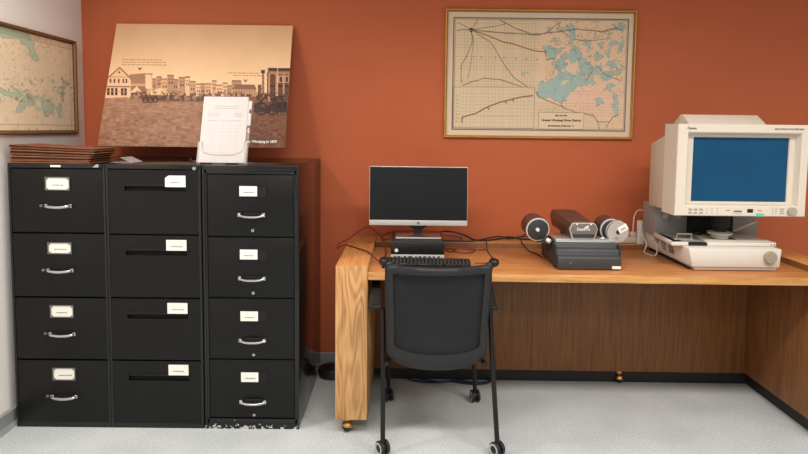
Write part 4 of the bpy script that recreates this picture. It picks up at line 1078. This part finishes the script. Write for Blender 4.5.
# power strip and cords
ps = thing('power_strip', W(1.62, .70, ZP), 'off-white power strip lying on the back ledge between scanner and microfilm reader', 'power strip')
b = MB(DX); b.box(1.49, 1.735, .665, .715, ZP + .001, ZP + .036, 'cord_white', .005); b.build('housing', ps)
b = MB(DX); b.box(1.665, 1.70, .67, .70, ZP + .0365, ZP + .066, 'cord_white', .006); b.build('plug', ps)
b = MB(DX); b.box(1.525, 1.64, .678, .702, ZP + .036, ZP + .0375, 'grey_p'); b.build('socket_face', ps)
b = MB(DX); b.box(1.694, 1.734, .632, .660, ZP + .0005, .985, 'base_white', .005)
tag(b.build('power_adapter', None, W(1.714, .645, ZP)), 'upright white power adapter on the ledge at the left rear corner of the microfilm reader', 'adapter')
def cord(name, pts, r, m, label, cat='cord', seg=8, k=6):
    c = MB(); c.tube(pts, r, m, seg, k); o = c.build(name, None, pts[0]); return tag(o, label, cat)
cord('power_cable', [W(1.683, .685, ZP + .0665), W(1.687, .69, ZP + .12), W(1.695, .70, ZP + .160), W(1.712, .69, ZP + .195), W(1.733, .64, ZP + .198)], .0042, 'cord_white', 'off-white cord arching from the power strip into the microfilm reader')
cord('power_cable', [W(1.712, .630, .93), W(1.706, .60, .90), W(1.722, .575, .86), W(1.700, .55, .8215), W(1.690, .50, .8205), W(1.715, .44, .8205), W(1.735, .46, .86), W(1.738, .52, .905)], .0042, 'cord_white', 'off-white cord dangling onto the desk by the vented side of the reader')
cz_ = ZT + .005; lz_ = ZP + .0045
cord('monitor_cable', [(-.088, 2.95, cz_), (-.119, 2.93, .835), (-.175, 3.05, lz_ + .004), (-.227, 3.145, lz_), (-.305, 3.25, lz_), (-.335, 3.20, lz_ + .006), (-.352, 3.16, lz_), (-.355, 3.26, .855), (-.31, 3.33, .868), (-.246, 3.40, .905), (-.193, 3.40, .928), (-.135, 3.37, .893), (-.097, 3.28, .845), (-.088, 3.15, cz_ + .002), (-.097, 3.03, cz_)], .0036, 'cord_red', 'dark red cord looping up and over the thick desk side beside the keyboard')
cord('computer_cable', [(-.03, 3.42, lz_ + .02), (-.060, 3.50, lz_ + .03), (-.105, 3.48, lz_ + .02), (-.120, 3.44, lz_ + .005), (-.09, 3.41, lz_ + .003), (-.055, 3.44, lz_ + .012), (-.05, 3.50, lz_ + .045)], .0036, 'cord_red', 'dark red cord curled at the left rear corner of the flat computer')
cord('computer_cable', [(.215, 3.40, .90), (.277, 3.48, .895), (.37, 3.50, .872), (.43, 3.46, lz_), (.490, 3.435, lz_), (.56, 3.47, lz_), (.647, 3.50, lz_ + .01), (.722, 3.50, lz_), (.80, 3.47, lz_), (.86, 3.44, lz_)], .0050, 'cord_black', 'black cord sagging from behind the computer along the ledge to the scanner')
cord('computer_cable', [(.215, 3.41, lz_ + .003), (.33, 3.41, lz_), (.40, 3.412, lz_), (.46, 3.43, lz_ + .004), (.53, 3.47, lz_ + .010), (.60, 3.55, lz_ + .004), (.66, 3.50, lz_), (.74, 3.53, lz_ + .01), (.84, 3.50, lz_ + .006)], .0042, 'cord_black', 'black cord lying along the front of the back ledge right of the computer')
cord('video_cable', [(.215, 3.44, .885), (.25, 3.46, .875), (.32, 3.49, .865), (.365, 3.47, lz_ + .004), (.33, 3.43, lz_ + .001), (.26, 3.42, lz_ + .002), (.215, 3.43, lz_ + .005)], .0045, 'cord_violet', 'violet grey cord looped on the ledge just right of the computer')
cord('mouse_cable', [(.250, 3.30, cz_), (.275, 3.235, cz_), (.305, 3.29, cz_), (.25, 3.335, cz_), (.30, 3.345, cz_ + .004), (.36, 3.355, cz_), (.415, 3.31, cz_), (.40, 3.24, cz_), (.345, 3.215, cz_), (.295, 3.26, cz_ + .005), (.33, 3.32, cz_ + .006), (.43, 3.31, cz_), (.485, 3.32, cz_)], .0030, 'cord_red', 'thin dark red cord coiled on the desktop right of the computer')
cord('keyboard_cable', [(.50, 3.432, lz_ + .009), (.498, 3.388, lz_ + .003), (.496, 3.365, .838), (.49, 3.30, cz_), (.487, 3.18, cz_), (.488, 3.06, cz_), (.47, 2.98, cz_), (.375, 2.95, cz_ + .004)], .0026, 'cord_black', 'thin black cord running from the ledge to behind the right chair corner')
cord('scanner_cable', [(.83, 3.50, lz_ + .014), (.76, 3.47, lz_ + .04), (.715, 3.44, lz_ + .02), (.703, 3.385, lz_ + .004), (.706, 3.365, .846), (.725, 3.30, cz_), (.750, 3.22, cz_), (.764, 3.13, cz_)], .0036, 'cord_black', 'black cord drooping from the ledge to the left side of the scanner')
# on the floor
cl = []
for k in range(40):
    a = k / 40 * 2 * PI * 3; cl.append((-.405 + (.075 + .008 * math.sin(k)) * math.cos(a), 3.46 + .075 * math.sin(a), .012 + k * .0011))
t = thing('coiled_cable', (-.405, 3.46, 0), 'coil of thick black cable on the floor between filing cabinets and desk', 'cable')
b = MB(); b.tube(cl, .0115, 'cord_black', 10, 3); b.build('coil', t)
b = MB(); b.box(-.375, -.335, 3.40, 3.44, .040, .068, 'cord_white', .004); b.build('plug', t)
cord('network_cable', [(.06, 3.50, .05), (.08, 3.43, .012), (.16, 3.40, .007), (.24, 3.37, .007), (.34, 3.40, .007), (.44, 3.375, .007), (.52, 3.39, .007), (.58, 3.43, .02), (.60, 3.44, .05)], .0055, 'cord_blue', 'blue network cable lying on the floor under the desk behind the chair')
cord('network_cable', [(.02, 3.43, .03), (.06, 3.40, .007), (.18, 3.365, .007), (.30, 3.385, .0075), (.38, 3.36, .007), (.48, 3.35, .007), (.55, 3.40, .012), (.57, 3.44, .04)], .0050, 'cord_black', 'black cable lying on the floor in front of the blue network cable')

# ------------------------------------------------------------------ light
def area(name, loc, sx, sy, power, col=(1, .95, .88), rot=(0, 0, 0)):
    l = bpy.data.lights.new(name, 'AREA'); l.shape = 'RECTANGLE'; l.size = sx; l.size_y = sy; l.energy = power; l.color = col
    o = bpy.data.objects.new(name, l); COL.objects.link(o); o.location = loc; o.rotation_euler = rot
    return o
for (loc, sx, sy, p, sp) in (((-1.62, 2.12, 2.70), .30, .30, 21, 157), ((-.2, 1.35, 2.70), 1.2, .3, 37, 159), ((1.6, 1.35, 2.70), 1.2, .3, 41, 159), ((0, -.6, 2.70), 2.4, .6, 50, 160), ((3.0, .7, 2.70), 1.2, .6, 20, 160)):
    area('ceiling_lamp', loc, sx, sy, p).data.spread = math.radians(sp)
wd = bpy.data.worlds.new('room_light'); SC.world = wd; wd.use_nodes = True
bg = wd.node_tree.nodes['Background']; bg.inputs[0].default_value = (1, .97, .94, 1); bg.inputs[1].default_value = .5
SC.view_settings.view_transform = 'Standard'; SC.view_settings.look = 'None'; SC.view_settings.exposure = 0; SC.view_settings.gamma = 1
